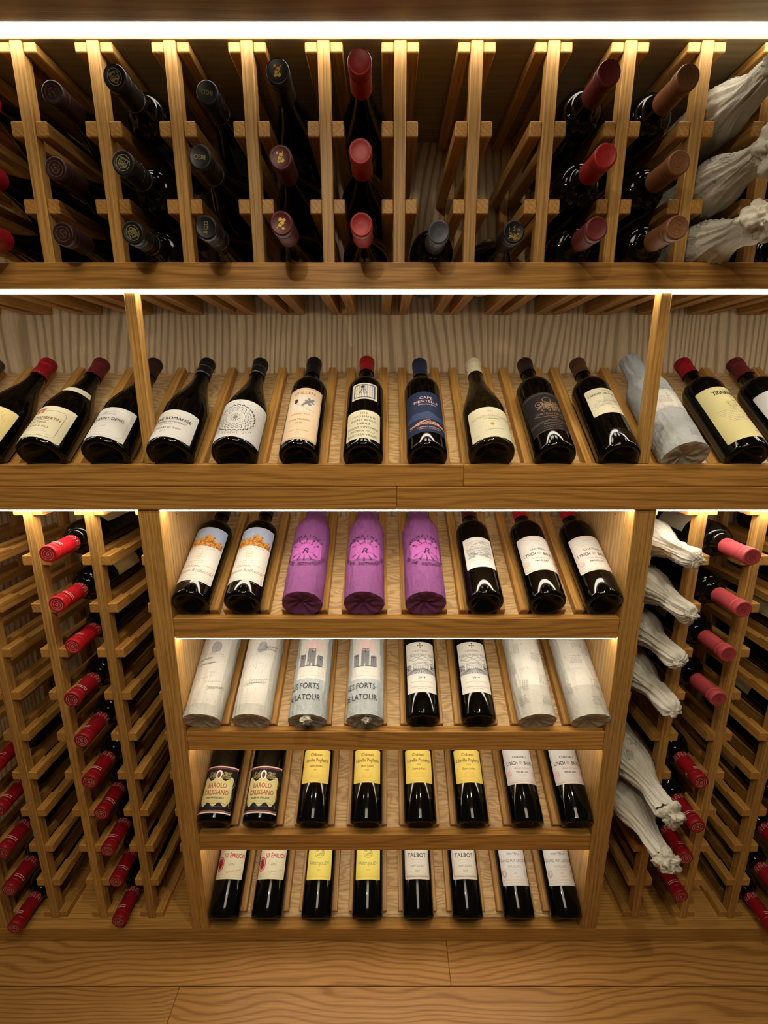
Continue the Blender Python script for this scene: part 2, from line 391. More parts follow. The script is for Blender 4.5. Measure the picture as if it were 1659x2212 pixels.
def wrap_mesh(rad, mat, L, seed, twist_end, matbot=None):
    sa, ns = 120, 150; mb = MB(); vs = []; fs = []
    for j in range(ns+1):
        s = L*j/ns
        for i in range(sa):
            a = 2*math.pi*i/sa; q = rad(a, s); zz = s
            if twist_end and j > ns*.93: zz += .006*math.sin(a*3+seed)*(j-ns*.93)/(ns*.07)
            vs.append((q*math.sin(a), -q*math.cos(a), zz))
    for j in range(ns):
        for i in range(sa):
            k = (i+1) % sa; fs.append([j*sa+i, j*sa+k, (j+1)*sa+k, (j+1)*sa+i])
    mb.add(vs, fs, mat)
    vs = []; fs = []; nr = 9                       # folded paper under the base
    for j in range(nr+1):
        t = 1-j/nr
        for i in range(sa):
            a = 2*math.pi*i/sa; q = rad(a, 0)*max(.02, t)*(1-.01*j)
            f = abs(math.sin(a*3.5+seed+2.2*t))
            z = -.003*math.sin(math.pi*min(1, (1-t)*3)) * .6 + .0085*(1-t)*(f-.25)*t*2.2+.008*(1-t)*(1-t)
            z += .0016*noise.noise(Vector((math.cos(a)*t*5, math.sin(a)*t*5, seed)))
            vs.append((q*math.sin(a), -q*math.cos(a), z if j else 0))
    for j in range(nr):
        for i in range(sa):
            k = (i+1) % sa; fs.append([j*sa+k, j*sa+i, (j+1)*sa+i, (j+1)*sa+k])
    mb.add(vs, fs, matbot or mat)
    return mb.mesh('tissue_wrap', True)
def wad_mesh(mat, seed, sc=.011, pts=5):
    mb = MB(); vs = []; fs = []; n, m = 56, 32
    for j in range(m+1):
        for i in range(n):
            a = 2*math.pi*i/n; b = math.pi*j/m; v = Vector((math.sin(b)*math.cos(a), math.sin(b)*math.sin(a), math.cos(b)))
            q = sc*(.95+.6*noise.noise(v*1.3+Vector((seed, 0, 0)))-.5*max(0, .35-abs(noise.noise(v*2.6+Vector((0, seed, 0)))))+.12*abs(math.sin(a*pts/2+seed+b*2))-.12+.20*noise.noise(v*4.5+Vector((seed, 3, 0)))); v = Vector((v.x, v.y, v.z*.75))
            vs.append(tuple(v*q))
    for j in range(m):
        for i in range(n):
            k = (i+1) % n; fs.append([j*n+i, (j+1)*n+i, (j+1)*n+k, j*n+k])
    mb.add(vs, fs, mat); return mb.mesh('paper_tail', True)
def make_wrapped(mat, seed=1, loose=False, twist=False, L=.31, art=None, panel=None, tail=None, matbot=None):
    root = empty('wrapped_bottle'); rad = wrap_surface(seed, loose, twist, L)
    wr = link('tissue_wrap', wrap_mesh(rad, mat, L, seed, twist, matbot), root)
    def fn(u, v, off):
        a = u/39.5; q = rad(a, v/1000)+off+.0002; return (q*math.sin(a), -q*math.cos(a), v/1000)
    if panel:
        u0, u1, v0, v1, pp = panel; mb = MB(); nu, nv = 28, 40; vs = []; fs = []
        for j in range(nv+1):
            for i in range(nu+1): vs.append(fn(u0+(u1-u0)*i/nu, v0+(v1-v0)*j/nv, .0001))
        for j in range(nv):
            for i in range(nu): a = j*(nu+1)+i; fs.append([a, a+1, a+nu+2, a+nu+1])
        mb.add(vs, fs, 'pap_'+pp); pn = link('label', mb.mesh('label', True), root)
    if art:
        a = Art(lambda u, v, o_: fn(u, v, o_+.0005), 14, .00010); art(a); a.obj(root, 'print')
    if tail: link('paper_tail', wad_mesh(tail[1], seed, tail[2]), root, tail[0])
    root['_r'] = .0395; root['_L'] = L
    return root
def put_display(o, x, z0, al, P=.757, roll=0):
    a = R(al); r = o['_r']
    loc = Vector((X(x), Y(P)-r*math.sin(a), Z(z0)+r*math.cos(a)))
    o.matrix_world = Matrix.Translation(loc) @ Matrix.Rotation(-(math.pi/2-a), 4, 'X') @ Matrix.Rotation(roll, 4, 'Z')
def put_rack(o, x, z, dtip, roll=0, yaw=0, droop=0):
    loc = Vector((X(x), Y(dtip)+o['_L'], Z(z)))
    o.matrix_world = Matrix.Translation(loc) @ Matrix.Rotation(yaw, 4, 'Z') @ Matrix.Rotation(math.pi/2+droop, 4, 'X') @ Matrix.Rotation(roll, 4, 'Z')

# ------------------------------------------------------------------ room shell
fl = empty('floor'); tag(fl, kind='structure')
bm_sub = link('subfloor', box_mesh(3.2, 2.9, .02, 'floor', 0), fl, (0, -1.05, -.016))
rows = [(-.088, .40), (-.226, -.0895), (-.364, -.2275), (-.502, -.3655), (-.640, -.5035)]
seams = [[-1.35, .150], [-1.1, -.455, .85], [-.2, .9], [-.8, .35], [-.5, .6]]
y = -.088
for k in range(17):
    y1 = .088+.0 if k == 0 else y-.0015
    y0 = -.088 if k == 0 else y1-.138
    y = y0
    sm_ = [-1.6]+(seams[k] if k < 5 else [(-.7+.37*k) % 1.6-1.0, (-.7+.37*k) % 1.6])+[1.6]
    for a, b in zip(sm_, sm_[1:]):
        if b-a < .05: continue
        link('plank', box_mesh(b-a-.001, y1-y0, .012, 'floor', .0006), fl, ((a+b)/2, (y0+y1)/2, -.006))
wb = link('wall_back', box_mesh(3.0, .018, 2.45, 'ash', 0), None, (0, Y(1.0)+.009, 1.225)); tag(wb, kind='structure')
cl = link('ceiling', box_mesh(3.2, 2.9, .02, 'pap_ivory', 0), None, (0, -1.05, 2.46)); tag(cl, kind='structure')

# ------------------------------------------------------------------ carcass: soffit, boards, strips
XL, XR = -1.0, 1.02
so = empty('top_panel', (0, Y(.72), Z(.451)))
tag(so, 'grey-brown oak panel above the top light strip', 'panel')
def child(o, root):
    mw = o.location.copy(); o.parent = root; o.location = mw-root.location; return o
child(bar('panel_board', XL, XR, .50, .711, .4515, .470, 'soffit'), so)
child(bar('panel_board', XL, XR, .739, .998, .4515, .470, 'soffit'), so)
child(bar('panel_board', XL, XR, .711, .739, .458, .470, 'soffit'), so)
def strip(x0, x1, d0, d1, z0, z1, mat, label, group=None):
    o = empty('light_strip', (X((x0+x1)/2), Y((d0+d1)/2), Z(z1))); tag(o, label, 'light', group)
    child(bar('diffuser', x0, x1, d0, d1, z0, z1, mat, None, .0004), o)
    child(bar('housing', x0, x1, d0, d1, z1, z1+.003, 'profile', None, .0003), o)
    return o
strip(XL, XR, .7165, .7352, .4504, .4550, 'led_top', 'broad white light strip along the top of the rack')

mid = empty('middle_shelf_front', (0, Y(.74), Z(.151)))
tag(mid, 'long oak board below the upper rack with a light strip under it', 'board')
child(bar('fascia_board', XL, XR, .7395, .757, .151, .187, 'fascia'), mid)
strip(XL, XR, .7415, .752, .1468, .1505, 'led_mid', 'white light strip under the board between the upper rack and bottle display')

# upper rack
DB = .9995
up = empty('upper_wine_rack', (0, Y(.74), Z(.151)))
tag(up, 'oak upper wine rack with upright posts and cross rails for lying bottles', 'wine rack')
for k in range(-4, 14):
    xc = -.4825+.1008*k
    child(bar('post', xc-.00815, xc+.00815, .7405, .758, .1525, .4510, 'post'), up)
    child(bar('post', xc-.00815, xc+.00815, .982, .998, .1565, .4510, 'post'), up)
    for zt in (.4505, .3615, .268, .1865):
        zb = .4385 if zt > .44 else (.1565 if zt < .2 else zt-.0185)
        for s in (-1, 1):
            a = xc+s*.0166
            child(bar('rail', a-.0082, a+.0082, .7425, .996, zb, zt, 'oaky', None, .0014), up)

# display row one
dz = -.123; AL1 = 37
ds = empty('bottle_display_shelf', (0, Y(.74), Z(-.141)))
tag(ds, 'full-width oak display shelf with sloping ribbed boards and slim uprights', 'display shelf')
child(bar('fascia_board', XL, .1275, .7405, .757, -.1415, -.106, 'fascia'), ds)
child(bar('fascia_board', .1280, XR, .7405, .757, -.1415, -.106, 'fascia'), ds)
for xc in (-.374, .415, -1.16, 1.2):
    if abs(xc) < 1: child(bar('divider_post', xc-.0085, xc+.0085, .7425, .760, -.1055, .1505, 'post'), ds)
def slope(root, x0, x1, z0, al, xs, P=.757, Dend=.998, bz=.0):
    """ribbed deck plus a pair of battens for each bottle, all lying on the slope"""
    a = R(al); ca, sa = math.cos(a), math.sin(a)
    start = Vector((0, Y(P)+.0005, Z(z0)))           # where the bottle heel touches the lip
    ln = (Y(Dend)-Y(P))/ca-.006
    nrm = Vector((0, -sa, ca)); tan = Vector((0, ca, sa))
    off = .0375-.0395                                  # deck surface relative to heel line
    th = .012
    def place(name, w_, l, t, xcen, s0, h, m):
        c = start+tan*(s0+l/2)+nrm*(h+t/2)
        o = link(name, box_mesh(w_, l, t, m, .001), None, (xcen, c.y, c.z), (a, 0, 0))
        o.parent = root; o.location = Vector((xcen, c.y, c.z))-root.location; return o
    xs_ = sorted(xs); edges = [x0]+[(p+q)/2 for p, q in zip(xs_, xs_[1:])]+[x1]
    s_lo = th*math.tan(a)*0+.002
    place('deck_board', X(x1)-X(x0)-.001, ln-.004, th, X((x0+x1)/2), -.003, -.009-th, 'deck')
    for x in xs:
        for s in (-1, 1): place('batten', .0185, ln-.019, .0185, X(x)+s*.0370, .007, -.0088, 'oaky')
X1 = [-.033+.1015*(i-6) for i in range(-2, 16)]
slope(ds, XL+.01, XR-.01, dz, AL1, X1)

# counter front between display row and lower cabinets
cf = empty('counter_front', (0, Y(.74), Z(-.16)))
tag(cf, 'long oak counter edge board above the lower cabinets, split by a seam', 'board')
child(bar('fascia_board', XL, .0203, .7368, .757, -.1800, -.1419, 'fascia'), cf)
child(bar('fascia_board', .0208, XR, .7368, .757, -.1800, -.1419, 'fascia'), cf)
child(bar('light_block_board', XL, XR, .7575, .998, -.1560, -.1430, 'oakx'), cf)  # unseen carcass board, added to block light between display row and lower cabinets
strip(-.79, -.4019, .7450, .7570, -.1840, -.1804, 'led_low', 'thin light strip above the lower left rack')
strip(-.3655, .4092, .7450, .7570, -.1840, -.1804, 'led_low', 'thin light strip at the top of the central display cabinet')
strip(.4465, .84, .7450, .7570, -.1840, -.1804, 'led_low', 'thin light strip above the lower right rack')

# plinth
pb = empty('plinth', (0, Y(.74), 0)); tag(pb, 'low oak base running along the floor under all lower racks', 'base')
child(bar('front_board', XL, XR, .7400, .7605, -1.1195, -1.0845, 'oakx'), pb)
child(bar('base_board', XL, XR, .7612, .998, -1.1195, -1.0850, 'oakx'), pb)

# central display cabinet
cx0, cx1, ci0, ci1 = -.4025, .4455, -.3665, .4095
dc = empty('display_cabinet', (X(.02), Y(.74), Z(-1.0845)))
tag(dc, 'central oak display cabinet with four sloping shelves of bottles', 'cabinet')
child(bar('post', cx0, ci0, .7400, .7680, -1.0843, -.1802, 'post'), dc)
child(bar('post', ci1, cx1, .7400, .7680, -1.0843, -.1802, 'post'), dc)
child(bar('side_panel', ci0-.014, ci0-.0003, .7684, .998, -1.0843, -.1562, 'side'), dc)
child(bar('side_panel', ci1+.0003, ci1+.014, .7684, .998, -1.0843, -.1562, 'side'), dc)
for x in (ci0+.0002, ci1-.0002):
    s = link('screw', lathe([(.0002, .0007), (.0016, .0006), (.0024, .0002), (.0026, 0)], 'ink_brown', 12, 'screw'), None, (X(x), Y(.800), Z(-.203)), (0, R(90) if x < 0 else R(-90), 0)); child(s, dc)
CX = [-.334, -.244, -.1405, -.0348, .0716, .1745, .2815, .380]
SH = [(-.374, -.4125, -.377, 29, True), (-.603, -.644, -.610, 31, False), (-.840, -.879, -.845, 31, False)]
for zt, zb, z0, al, led in SH:
    child(bar('fascia_board', ci0+.0006, ci1-.0006, .7402, .757, zb, zt, 'fascia'), dc)
    slope(dc, ci0+.0003, ci1-.0003, z0, al, CX)
slope(dc, ci0+.0003, ci1-.0003, -1.0838+.0105, 31, CX, P=.7575)
for (zb, nmz, pr) in ((-.4125, 'second', .0022), (-.644, 'third', -.002), (-.879, 'lowest', -.002)):
    strip(ci0+.002, ci1-.002, *((.7450, .7568, zb-.0036, zb-.0004) if zb > -.5 else (.7578, .7630, zb-.001, zb+.010)), 'led_shelf', 'thin light strip hidden behind the %s inner shelf edge of the cabinet' % {'second': 'upper', 'third': 'middle', 'lowest': 'lowest'}[nmz])

# lower racks
def rail_mesh(sx, sy, sz, m):
    k = ('rail', sx, sy, sz, m)
    if k in _bx: return _bx[k]
    a = sy/2; fz = sz/2; d = .0045; st = -a+.050       # full height nose, then a step down
    prof = [(-a, -fz+.001), (-a, fz-.001), (-a+.001, fz), (st, fz), (st+.004, fz-d), (a, fz-d), (a, -fz), (-a+.001, -fz)]
    mb = MB(); n = len(prof)
    vs = [(-sx/2, p[0], p[1]) for p in prof]+[(sx/2, p[0], p[1]) for p in prof]
    fs = [[i, (i+1) % n, n+(i+1) % n, n+i][::-1] for i in range(n)]+[list(range(n)), list(range(2*n-1, n-1, -1))]
    mb.add(vs, fs, m); _bx[k] = mb.mesh('rail'); return _bx[k]
def lower_rack(name, label, posts, x_end):
    root = empty(name, (X(posts[2]), Y(.76), Z(-1.0845))); tag(root, label, 'wine rack')
    for xc in posts:
        child(bar('post', xc-.0080, xc+.0080, .7605, .779, -1.0843, -.1845, 'post'), root)
        child(bar('post', xc-.0080, xc+.0080, .980, .996, -1.0843, -.1845, 'post'), root)
        for k in range(11):
            zt = -.1785-.0892*k; zb = max(zt-.0175, -1.0842)
            for s in (-1, 1):
                a = xc+s*.0163
                if s*(x_end[0 if s < 0 else 1]-a) < .008: continue
                o = link('rail', rail_mesh(round(K*.0162, 5), round(K*.231, 5), round(K*.0172, 5), 'oaky'), None, (X(a), Y(.7628+.231/2), Z(zt-.0087)))
                child(o, root)
    return root
lower_rack('lower_wine_rack', 'lower left oak rack with rows of small cross rails', [-.394, -.497, -.600, -.703, -.806], (-.85, -.381))
lower_rack('lower_wine_rack', 'lower right oak rack with rows of small cross rails', [.436, .537, .641, .742, .845], (.424, .89))
for (x0, x1, sd, xe) in ((-.824, -.790, 'left', -1), (.859, .893, 'right', 1)):
    f_ = empty('cabinet_upright', (X((x0+x1)/2), Y(.74), Z(-1.0845)))
    tag(f_, 'thick oak upright at the far %s end of the lower rack' % sd, 'upright')
    child(bar('post', x0, x1, .7402, .7595, -1.0843, -.1802, 'post'), f_)

# ------------------------------------------------------------------ label artwork
def art_none(a, w_, v0, v1): pass
def art_cham(a, w, v0, v1):
    a.fr(-36, 33, v0+6, v1-13, .6, 'ink', 5); a.A(-22, -6, v1-20, v1-7, 'brick', 3, 6); a.A(-15, -9, v1-18, v1-12, 'salmon', 2, 7); a.L([(-9, v1-15), (-4, v1-8), (-7, v1-6)], .7)
    a.T('GEVREY-CHAMBERTIN', 10.5, -10, v1-37, 'brown', sx=.74, bold=.2); a.L([(-20, v1-40), (12, v1-40)], .5, 'brown')
    a.T('Vieilles Vignes', 6.4, -8, v1-47, 'brown', .2); a.dash(-8, v1-50, 30, 1, 3, 'mid')
    a.T('JEAN PÈRE & FILS', 7, -8, v1-58, 'brown'); a.dash(-6, v1-63, 52, 2, 4, 'grey', .5, 3); a.T('750 ml', 3, 24, v0+10, 'grey')
def art_denis(a, w, v0, v1):
    a.fr(-38, 38, v0+4, v1-4, .5, 'mid', 8); a.sig(0, v1-12, 26, 6, 4, 'grey'); a.T('DOMAINE À BEAUNE', 3.4, -4, v1-20, 'grey')
    a.T('MOREY-SAINT-DENIS', 10.5, -8, v1-35, 'ink', sx=.76, bold=.2); a.L([(-30, v1-38), (26, v1-38)], .35, 'mid'); a.dash(-4, v1-42, 46, 1, 3, 'mid', .4, 5)
    a.sig(-6, v1-52, 22, 5, 9, 'mid'); a.dash(-2, v1-60, 50, 3, 3.4, 'mid', .4, 8)
def art_roman(a, w, v0, v1):
    a.T('VOSNE ROMANÉE', 10, -4, v0+46, 'ink', bold=.3); a.T('"LES CHARMES DE MAZIÈRES"', 5.2, -4, v0+38, 'ink'); a.L([(-16, v0+33), (6, v0+33)], .4)
    a.T('JEAN-PIERRE GUYON', 6.2, -6, v0+22, 'ink'); a.T('2017', 5.6, -6, v0+14, 'grey')
def art_mand(a, w, v0, v1):
    cv = (v0+v1)/2
    def ring(r, n, f):
        for i in range(n): t = 2*math.pi*i/n; f(r*math.cos(t), cv+r*math.sin(t), t)
    a.D(0, cv, 4.5, 'grey'); a.O(0, cv, 12, .5, 'mid')
    ring(8, 14, lambda x, y, t: a.L([(x*.85, cv+(y-cv)*.85), (x*1.2, cv+(y-cv)*1.2)], 1.1))
    for r, n in ((17, 16), (22, 20), (27, 24)):
        def pet(x, y, t, r=r, n=n):
            d = math.pi/n; a.L([(r*math.cos(t-d*.8), cv+r*math.sin(t-d*.8)), ((r+3)*math.cos(t), cv+(r+3)*math.sin(t)), (r*math.cos(t+d*.8), cv+r*math.sin(t+d*.8))], 1.0, 'ink')
        ring(r, n, pet)
        ring(r+3.5, n, lambda x, y, t: a.D(x, y, .55, 'mid'))
    def big(x, y, t):
        r = 34; d = .11; a.L([(r*math.cos(t-d), cv+r*math.sin(t-d)), ((r+2.5)*math.cos(t), cv+(r+2.5)*math.sin(t)), (r*math.cos(t+d), cv+r*math.sin(t+d))], 2.0)
    ring(34, 24, big); ring(39, 44, lambda x, y, t: a.O(x, y, 1.6, .4, 'mid', n=6))
    s1 = 'CHATEAU DU MOTTE ROUGE'; s2 = 'MONT ARGENT 2014'
    for i, ch in enumerate(s1):
        t = R(165-150*i/len(s1)); a.T(ch, 5, 45*math.cos(t), cv+44*math.sin(t)-1, 'grey', rot=math.degrees(t)-90)
    for i, ch in enumerate(s2):
        t = R(215+110*i/len(s2)); a.T(ch, 5.5, 46*math.cos(t), cv+44*math.sin(t), 'ink', rot=math.degrees(t)+90)
def art_cullen(a, w, v0, v1):
    a.fr(-w+1.5, w-1.5, v0+2, v1-3, .6, 'ink'); a.fr(-w+3, w-3, v0+4, v1-5, .3, 'grey')
    a.T('CULLEN', 10.5, 0, v1-19, 'brown', sx=1.12)
    a.A(-23, 22, v1-70, v1-26, 'pap_white', 8, 1, True)
    a.L([(-19, v1-44), (-2, v1-56), (10, v1-64), (24, v1-67)], .8, 'grey'); a.D(-14, v1-40, 4.2, 'ink', 6.5); a.O(-14, v1-38, 4.4, .5, 'mid', 4)
    for i, (x, y, r) in enumerate([(0, -52, 4), (4, -48, 5), (9, -44, 6), (14, -40, 6), (6, -40, 4.5), (13, -50, 4.5), (18, -35, 4), (10, -34, 4), (19, -44, 3.5)]): a.D(x, v1+y, r*.8, 'grey', r*.7)
    a.L([(-3, v1-56), (18, v1-34)], .5, 'ink', 7)
    a.T('MARGARET RIVER', 4.6, -2, v1-80, 'brown'); a.T('Diana Madeline', 7, -2, v1-96, 'brown', sx=.95); a.T('2010', 6, -2, v1-106, 'brown')
    a.T('PRODUCT OF AUSTRALIA', 3.4, -2, v0+22, 'brown'); a.T('750ml', 3.2, -2, v0+16, 'brown')
def art_hands(a, w, v0, v1):
    for i, s in enumerate(['2012', 'TWO HANDS', 'SECRET BLOCK', 'SHIRAZ', 'SINGLE VINEYARD', 'MOPPA HILLS', 'BAROSSA VALLEY']): a.T(s, 7.6, 0, v1-11-9.9*i, 'ink', sx=.98)
def art_fig(a, w, v0, v1):
    a.A(-w+5, w-5, v0+5, v1-5, 'pap_lilac', 8, 1, True); a.fr(-w+6, w-6, v0+6, v1-6, 1.8, 'blue'); a.fr(-w+5, w-5, v0+5, v1-5, 1, 'ink')
    c = (v0+v1)/2
    a.D(-4, c+13, 4, 'ink'); a.L([(-5, c+10), (-9, c-8), (-5, c-6)], 1.3); a.L([(-3, c+10), (-1, c-10), (2, c-7), (6, c-8)], 1.3); a.L([(-9, c-2), (-12, c-10)], 1.1); a.L([(0, c+6), (4, c-4)], 1.0)
def art_cape(a, w, v0, v1):
    a.T('CAPE', 9.5, 2, v1-22, 'rose', sx=1.15); a.T('MENTELLE', 9.5, 2, v1-33, 'rose', sx=1.12); a.T('MARGARET RIVER', 4.2, 4, v1-40, 'rose', sx=1.05)
    a.A(-w, w, v0+36, lambda u: v0+50+7*math.exp(-((u+4)/14)**2)+3*math.sin(u*.2), 'blue', 26, 1)
    r = random.Random(4)
    for i in range(90):
        u = r.uniform(-34, 38); h = 11*math.exp(-((u-4)/22)**2)
        y = v0+21+r.uniform(0, h); a.L([(u-2.6, y+r.uniform(-1.5, 1.5)), (u, y+1.4), (u+2.6, y+r.uniform(-1.5, 1.5))], .8, 'salmon')
    a.L([(-36, v0+16), (-20, v0+21), (4, v0+23), (30, v0+21), (44, v0+18)], .9, 'salmon')
    a.T('CABERNET SAUVIGNON', 3.9, 4, v0+12, 'rose', sx=1.1); a.T('MARGARET RIVER | AUSTRALIA', 2.7, 4, v0+8, 'rose')
def art_pul(a, w, v0, v1):
    a.T('2020', 6, 0, v1-14, 'olive'); a.T('PULIGNY-MONTRACHET', 7.4, 0, v1-27, 'olive', arc=.002, sx=.92); a.T('LES PERRIÈRES', 4.6, 0, v1-34, 'olive')
    a.L([(-30, v1-39), (30, v1-39)], .3, 'mid'); a.D(0, v1-47, 4.2, 'gold'); a.D(0, v1-47, 2.2, 'olive', lay=5); a.dash(-20, v1-47, 18, 2, 3, 'mid', .35, 2); a.dash(21, v1-47, 18, 2, 3, 'mid', .35, 6)
    a.sig(4, v1-60, 36, 6, 5, 'grey', .45); a.dash(4, v1-66, 20, 1, 3, 'mid', .3); a.T('13% vol', 3.4, -32, v0+9, 'grey')
def art_fieu(a, w, v0, v1):
    for y in (v1-3, v1-6, v0+3, v0+24, v0+27): a.L([(-w, y-4), (-w*.5, y-1), (0, y), (w*.5, y-1), (w, y-4)], .6, 'bronze')
    r = random.Random(8); cx, cy = 2, v0+66
    for i in range(120):
        t = r.uniform(0, 6.28); q = r.uniform(3, 20); u = cx+q*1.15*math.cos(t); v = cy+q*.8*math.sin(t)
        a.O(u, v, r.uniform(1, 2.4), .55, 'bronze', n=7)
    for x, q in ((-16, 7), (0, 8), (16, 7)): a.O(x, cy+(8 if x else 18), q, 1, 'bronze')
    a.T('CHATEAU FIEUZAL', 7, 2, v0+42, 'bronze', arc=-.005); a.L([(-32, v0+44), (-16, v0+38), (0, v0+37), (20, v0+38), (36, v0+44)], .9, 'bronze')
    a.T('2003', 5, 4, v0+31, 'bronze'); a.T('PESSAC-LEOGNAN', 4.2, 0, v0+17, 'bronze'); a.dash(0, v0+12, 50, 2, 4, 'bronze', .5, 3)
def art_larr(a, w, v0, v1):
    a.T('CHATEAU', 5.4, 8, v1-10, 'ink', sx=.9); a.T('LARRIVET HAUT-BRION', 7.4, 2, v1-20, 'ink', sx=.80, bold=.2)
    a.house(8, v0+36, 24, 13, 'grey', .4, 2); a.L([(-26, v0+28), (-10, v0+34), (8, v0+35), (34, v0+31)], .5, 'grey'); a.scrib(-30, 34, v0+22, v0+40, 44, 'grey', .35, 5, 4)
    a.L([(-28, v0+16), (-6, v0+26), (20, v0+24)], .4, 'grey'); a.T('PESSAC-LÉOGNAN', 3.6, 18, v0+13, 'ink'); a.T('2014', 3, 24, v0+7, 'grey')
def art_tig(a, w, v0, v1):
    a.T('TIGNANELLO', 15.5, 8, v1-24, 'ink', sx=.56, bold=.5); a.T('2016', 5, 10, v1-33, 'olive')
    a.D(10, v1-42, 5, 'olive', 2); a.O(2, v1-54, 7, .9, 'olive'); a.O(18, v1-53, 8, .9, 'olive'); a.scrib(-8, 28, v1-64, v1-42, 40, 'olive', .4, 3)
    for i in range(8): a.dash(-4+i*.2, v0+76-4.4*i, 56-3*i, 1, 4, 'grey', .65, 20+i)
    a.D(24, v0+56, 9, 'brick', 8); a.D(24, v0+56, 6, 'red', 5, 5); a.D(22, v0+28, 1.5, 'ink', 3); a.T('ANTINORI', 5, 22, v0+14, 'ink', sx=1.2)
def art_grand(a, w, v0, v1):
    a.O(4, v1-40, 30, .6, 'grey', 22); a.scrib(-20, 28, v1-58, v1-22, 90, 'grey', .45, 7, 4); a.house(4, v1-46, 26, 14, 'grey')
    a.T('GRAND VIN', 10, -2, v0+64, 'ink', sx=.9); a.O(8, v0+40, 9, 1.2, 'brown'); a.O(8, v0+40, 6, .7, 'brown'); a.T('20', 6, 8, v0+38, 'brown')
    a.T('DE BORDEAUX', 6, 0, v0+20, 'ink')
def art_yell(a, w, v0, v1):
    r = random.Random(3); c = v1-30
    a.O(0, c+8, 10, 2.2, 'orange', 7); a.scrib(-18, 22, c-16, c+14, 46, 'orange', 1.1, 2, 5)
    for q in (24, 28, 32, 36):
        for i in range(26):
            t = 6.28*i/26+q; a.L([(q*math.cos(t), c+q*.72*math.sin(t)), (q*math.cos(t+.14), c+q*.72*math.sin(t+.14))], .5, 'brick')
    a.T('2011', 6, 0, v0+18, 'brown')
def art_mout(a, w, v0, v1):
    d = v1-v0; s = v0+d*.63
    a.A(-w, w, s, v1-1, 'pap_sky', 22, 1, True)
    a.A(-w+4, w-4, lambda u: s, lambda u: s+22+5*math.sin(u*.16)+3*math.sin(u*.5)-abs(u)*.22, 'rust', 40, 2)
    r = random.Random(5)
    for i in range(230):
        u = r.uniform(-w+6, w-8); h = 30+5*math.sin(u*.16)-abs(u)*.25; v = s+r.uniform(0, h); q = r.uniform(1.2, 2.6)
        a.D(u, v, q, r.choice(['orange', 'amber', 'rust', 'gold', 'brown', 'amber']), q*.8, 3+(i % 3))
    a.dash(-8, s-5, 52, 2, 4, 'grey', .5, 4); a.sig(18, s-7, 20, 3, 3, 'grey', .4)
    a.O(0, s-20, 6.5, .8, 'gold', 4); a.O(0, s-27, 5, .8, 'gold', 5); a.L([(-8, s-32), (0, s-28), (8, s-32)], 1, 'gold'); a.T('2004', 4, 0, s-37, 'grey', .3)
    a.T('Toute la récolte a été mise', 3.1, -4, s-43, 'grey', .3); a.T('en bouteilles au Château', 3.1, -4, s-47.5, 'grey', .3); a.sig(28, s-52, 26, 3.5, 8, 'red', .4, .05)
    a.T('Château', 9.5, -6, s-58, 'bronze', .3); a.T('Mouton Rothschild', 12, 0, s-71, 'bronze', .3, sx=.85); a.T('PAUILLAC', 3, 0, s-80, 'mid'); a.sig(4, s-88, 62, 4.5, 6, 'mid', .4, 0); a.dash(10, s-95, 50, 1, 3, 'pale', .4)
def art_carr(a, w, v0, v1):
    a.O(0, v1-34, 28, .5, 'mid', 24); a.scrib(-27, 27, v1-56, v1-12, 190, 'grey', .4, 6, 4); a.house(0, v1-40, 22, 12, 'grey'); a.scrib(-24, 24, v1-56, v1-40, 50, 'ink', .4, 9, 3)
    a.T('CARRUADES DE LAFITE', 4.0, 0, v0+17, 'grey'); a.T('PAUILLAC', 3, 0, v0+9, 'grey')
def art_lyn(a, w, v0, v1):
    a.fr(-w+2.5, w-2.5, v0+3, v1-3, .9, 'pink', 6); a.fr(-w+5, w-5, v0+6, v1-6, .4, 'pink', 5)
    a.T('GRAND VIN', 4.2, 0, v1-14, 'mid'); a.house(0, v1-29, 36, 10, 'pale', .5)
    a.T('CHATEAU', 7, 0, v1-40, 'ink', sx=1.05, bold=.2); a.T('LYNCH', 10.5, -20, v1-54, 'ink', sx=.78, bold=.3); a.T('BAGES', 10.5, 20, v1-54, 'ink', sx=.78, bold=.3)
    a.O(0, v1-50, 3, .8, 'grey'); a.D(0, v1-49, 1.5, 'mid', 3)
    a.T('GRAND CRU CLASSÉ', 4, 2, v1-63, 'red'); a.T('PAUILLAC', 6.6, 2, v1-72, 'ink', bold=.2); a.dash(2, v1-77, 26, 1, 3, 'mid', .4)
    for x in (-30, 32): a.O(x, v0+22, 5.5, .8, 'pink'); a.O(x, v0+22, 3, 1.2, 'pink'); a.dash(x, v0+13, 10, 1, 2, 'grey')
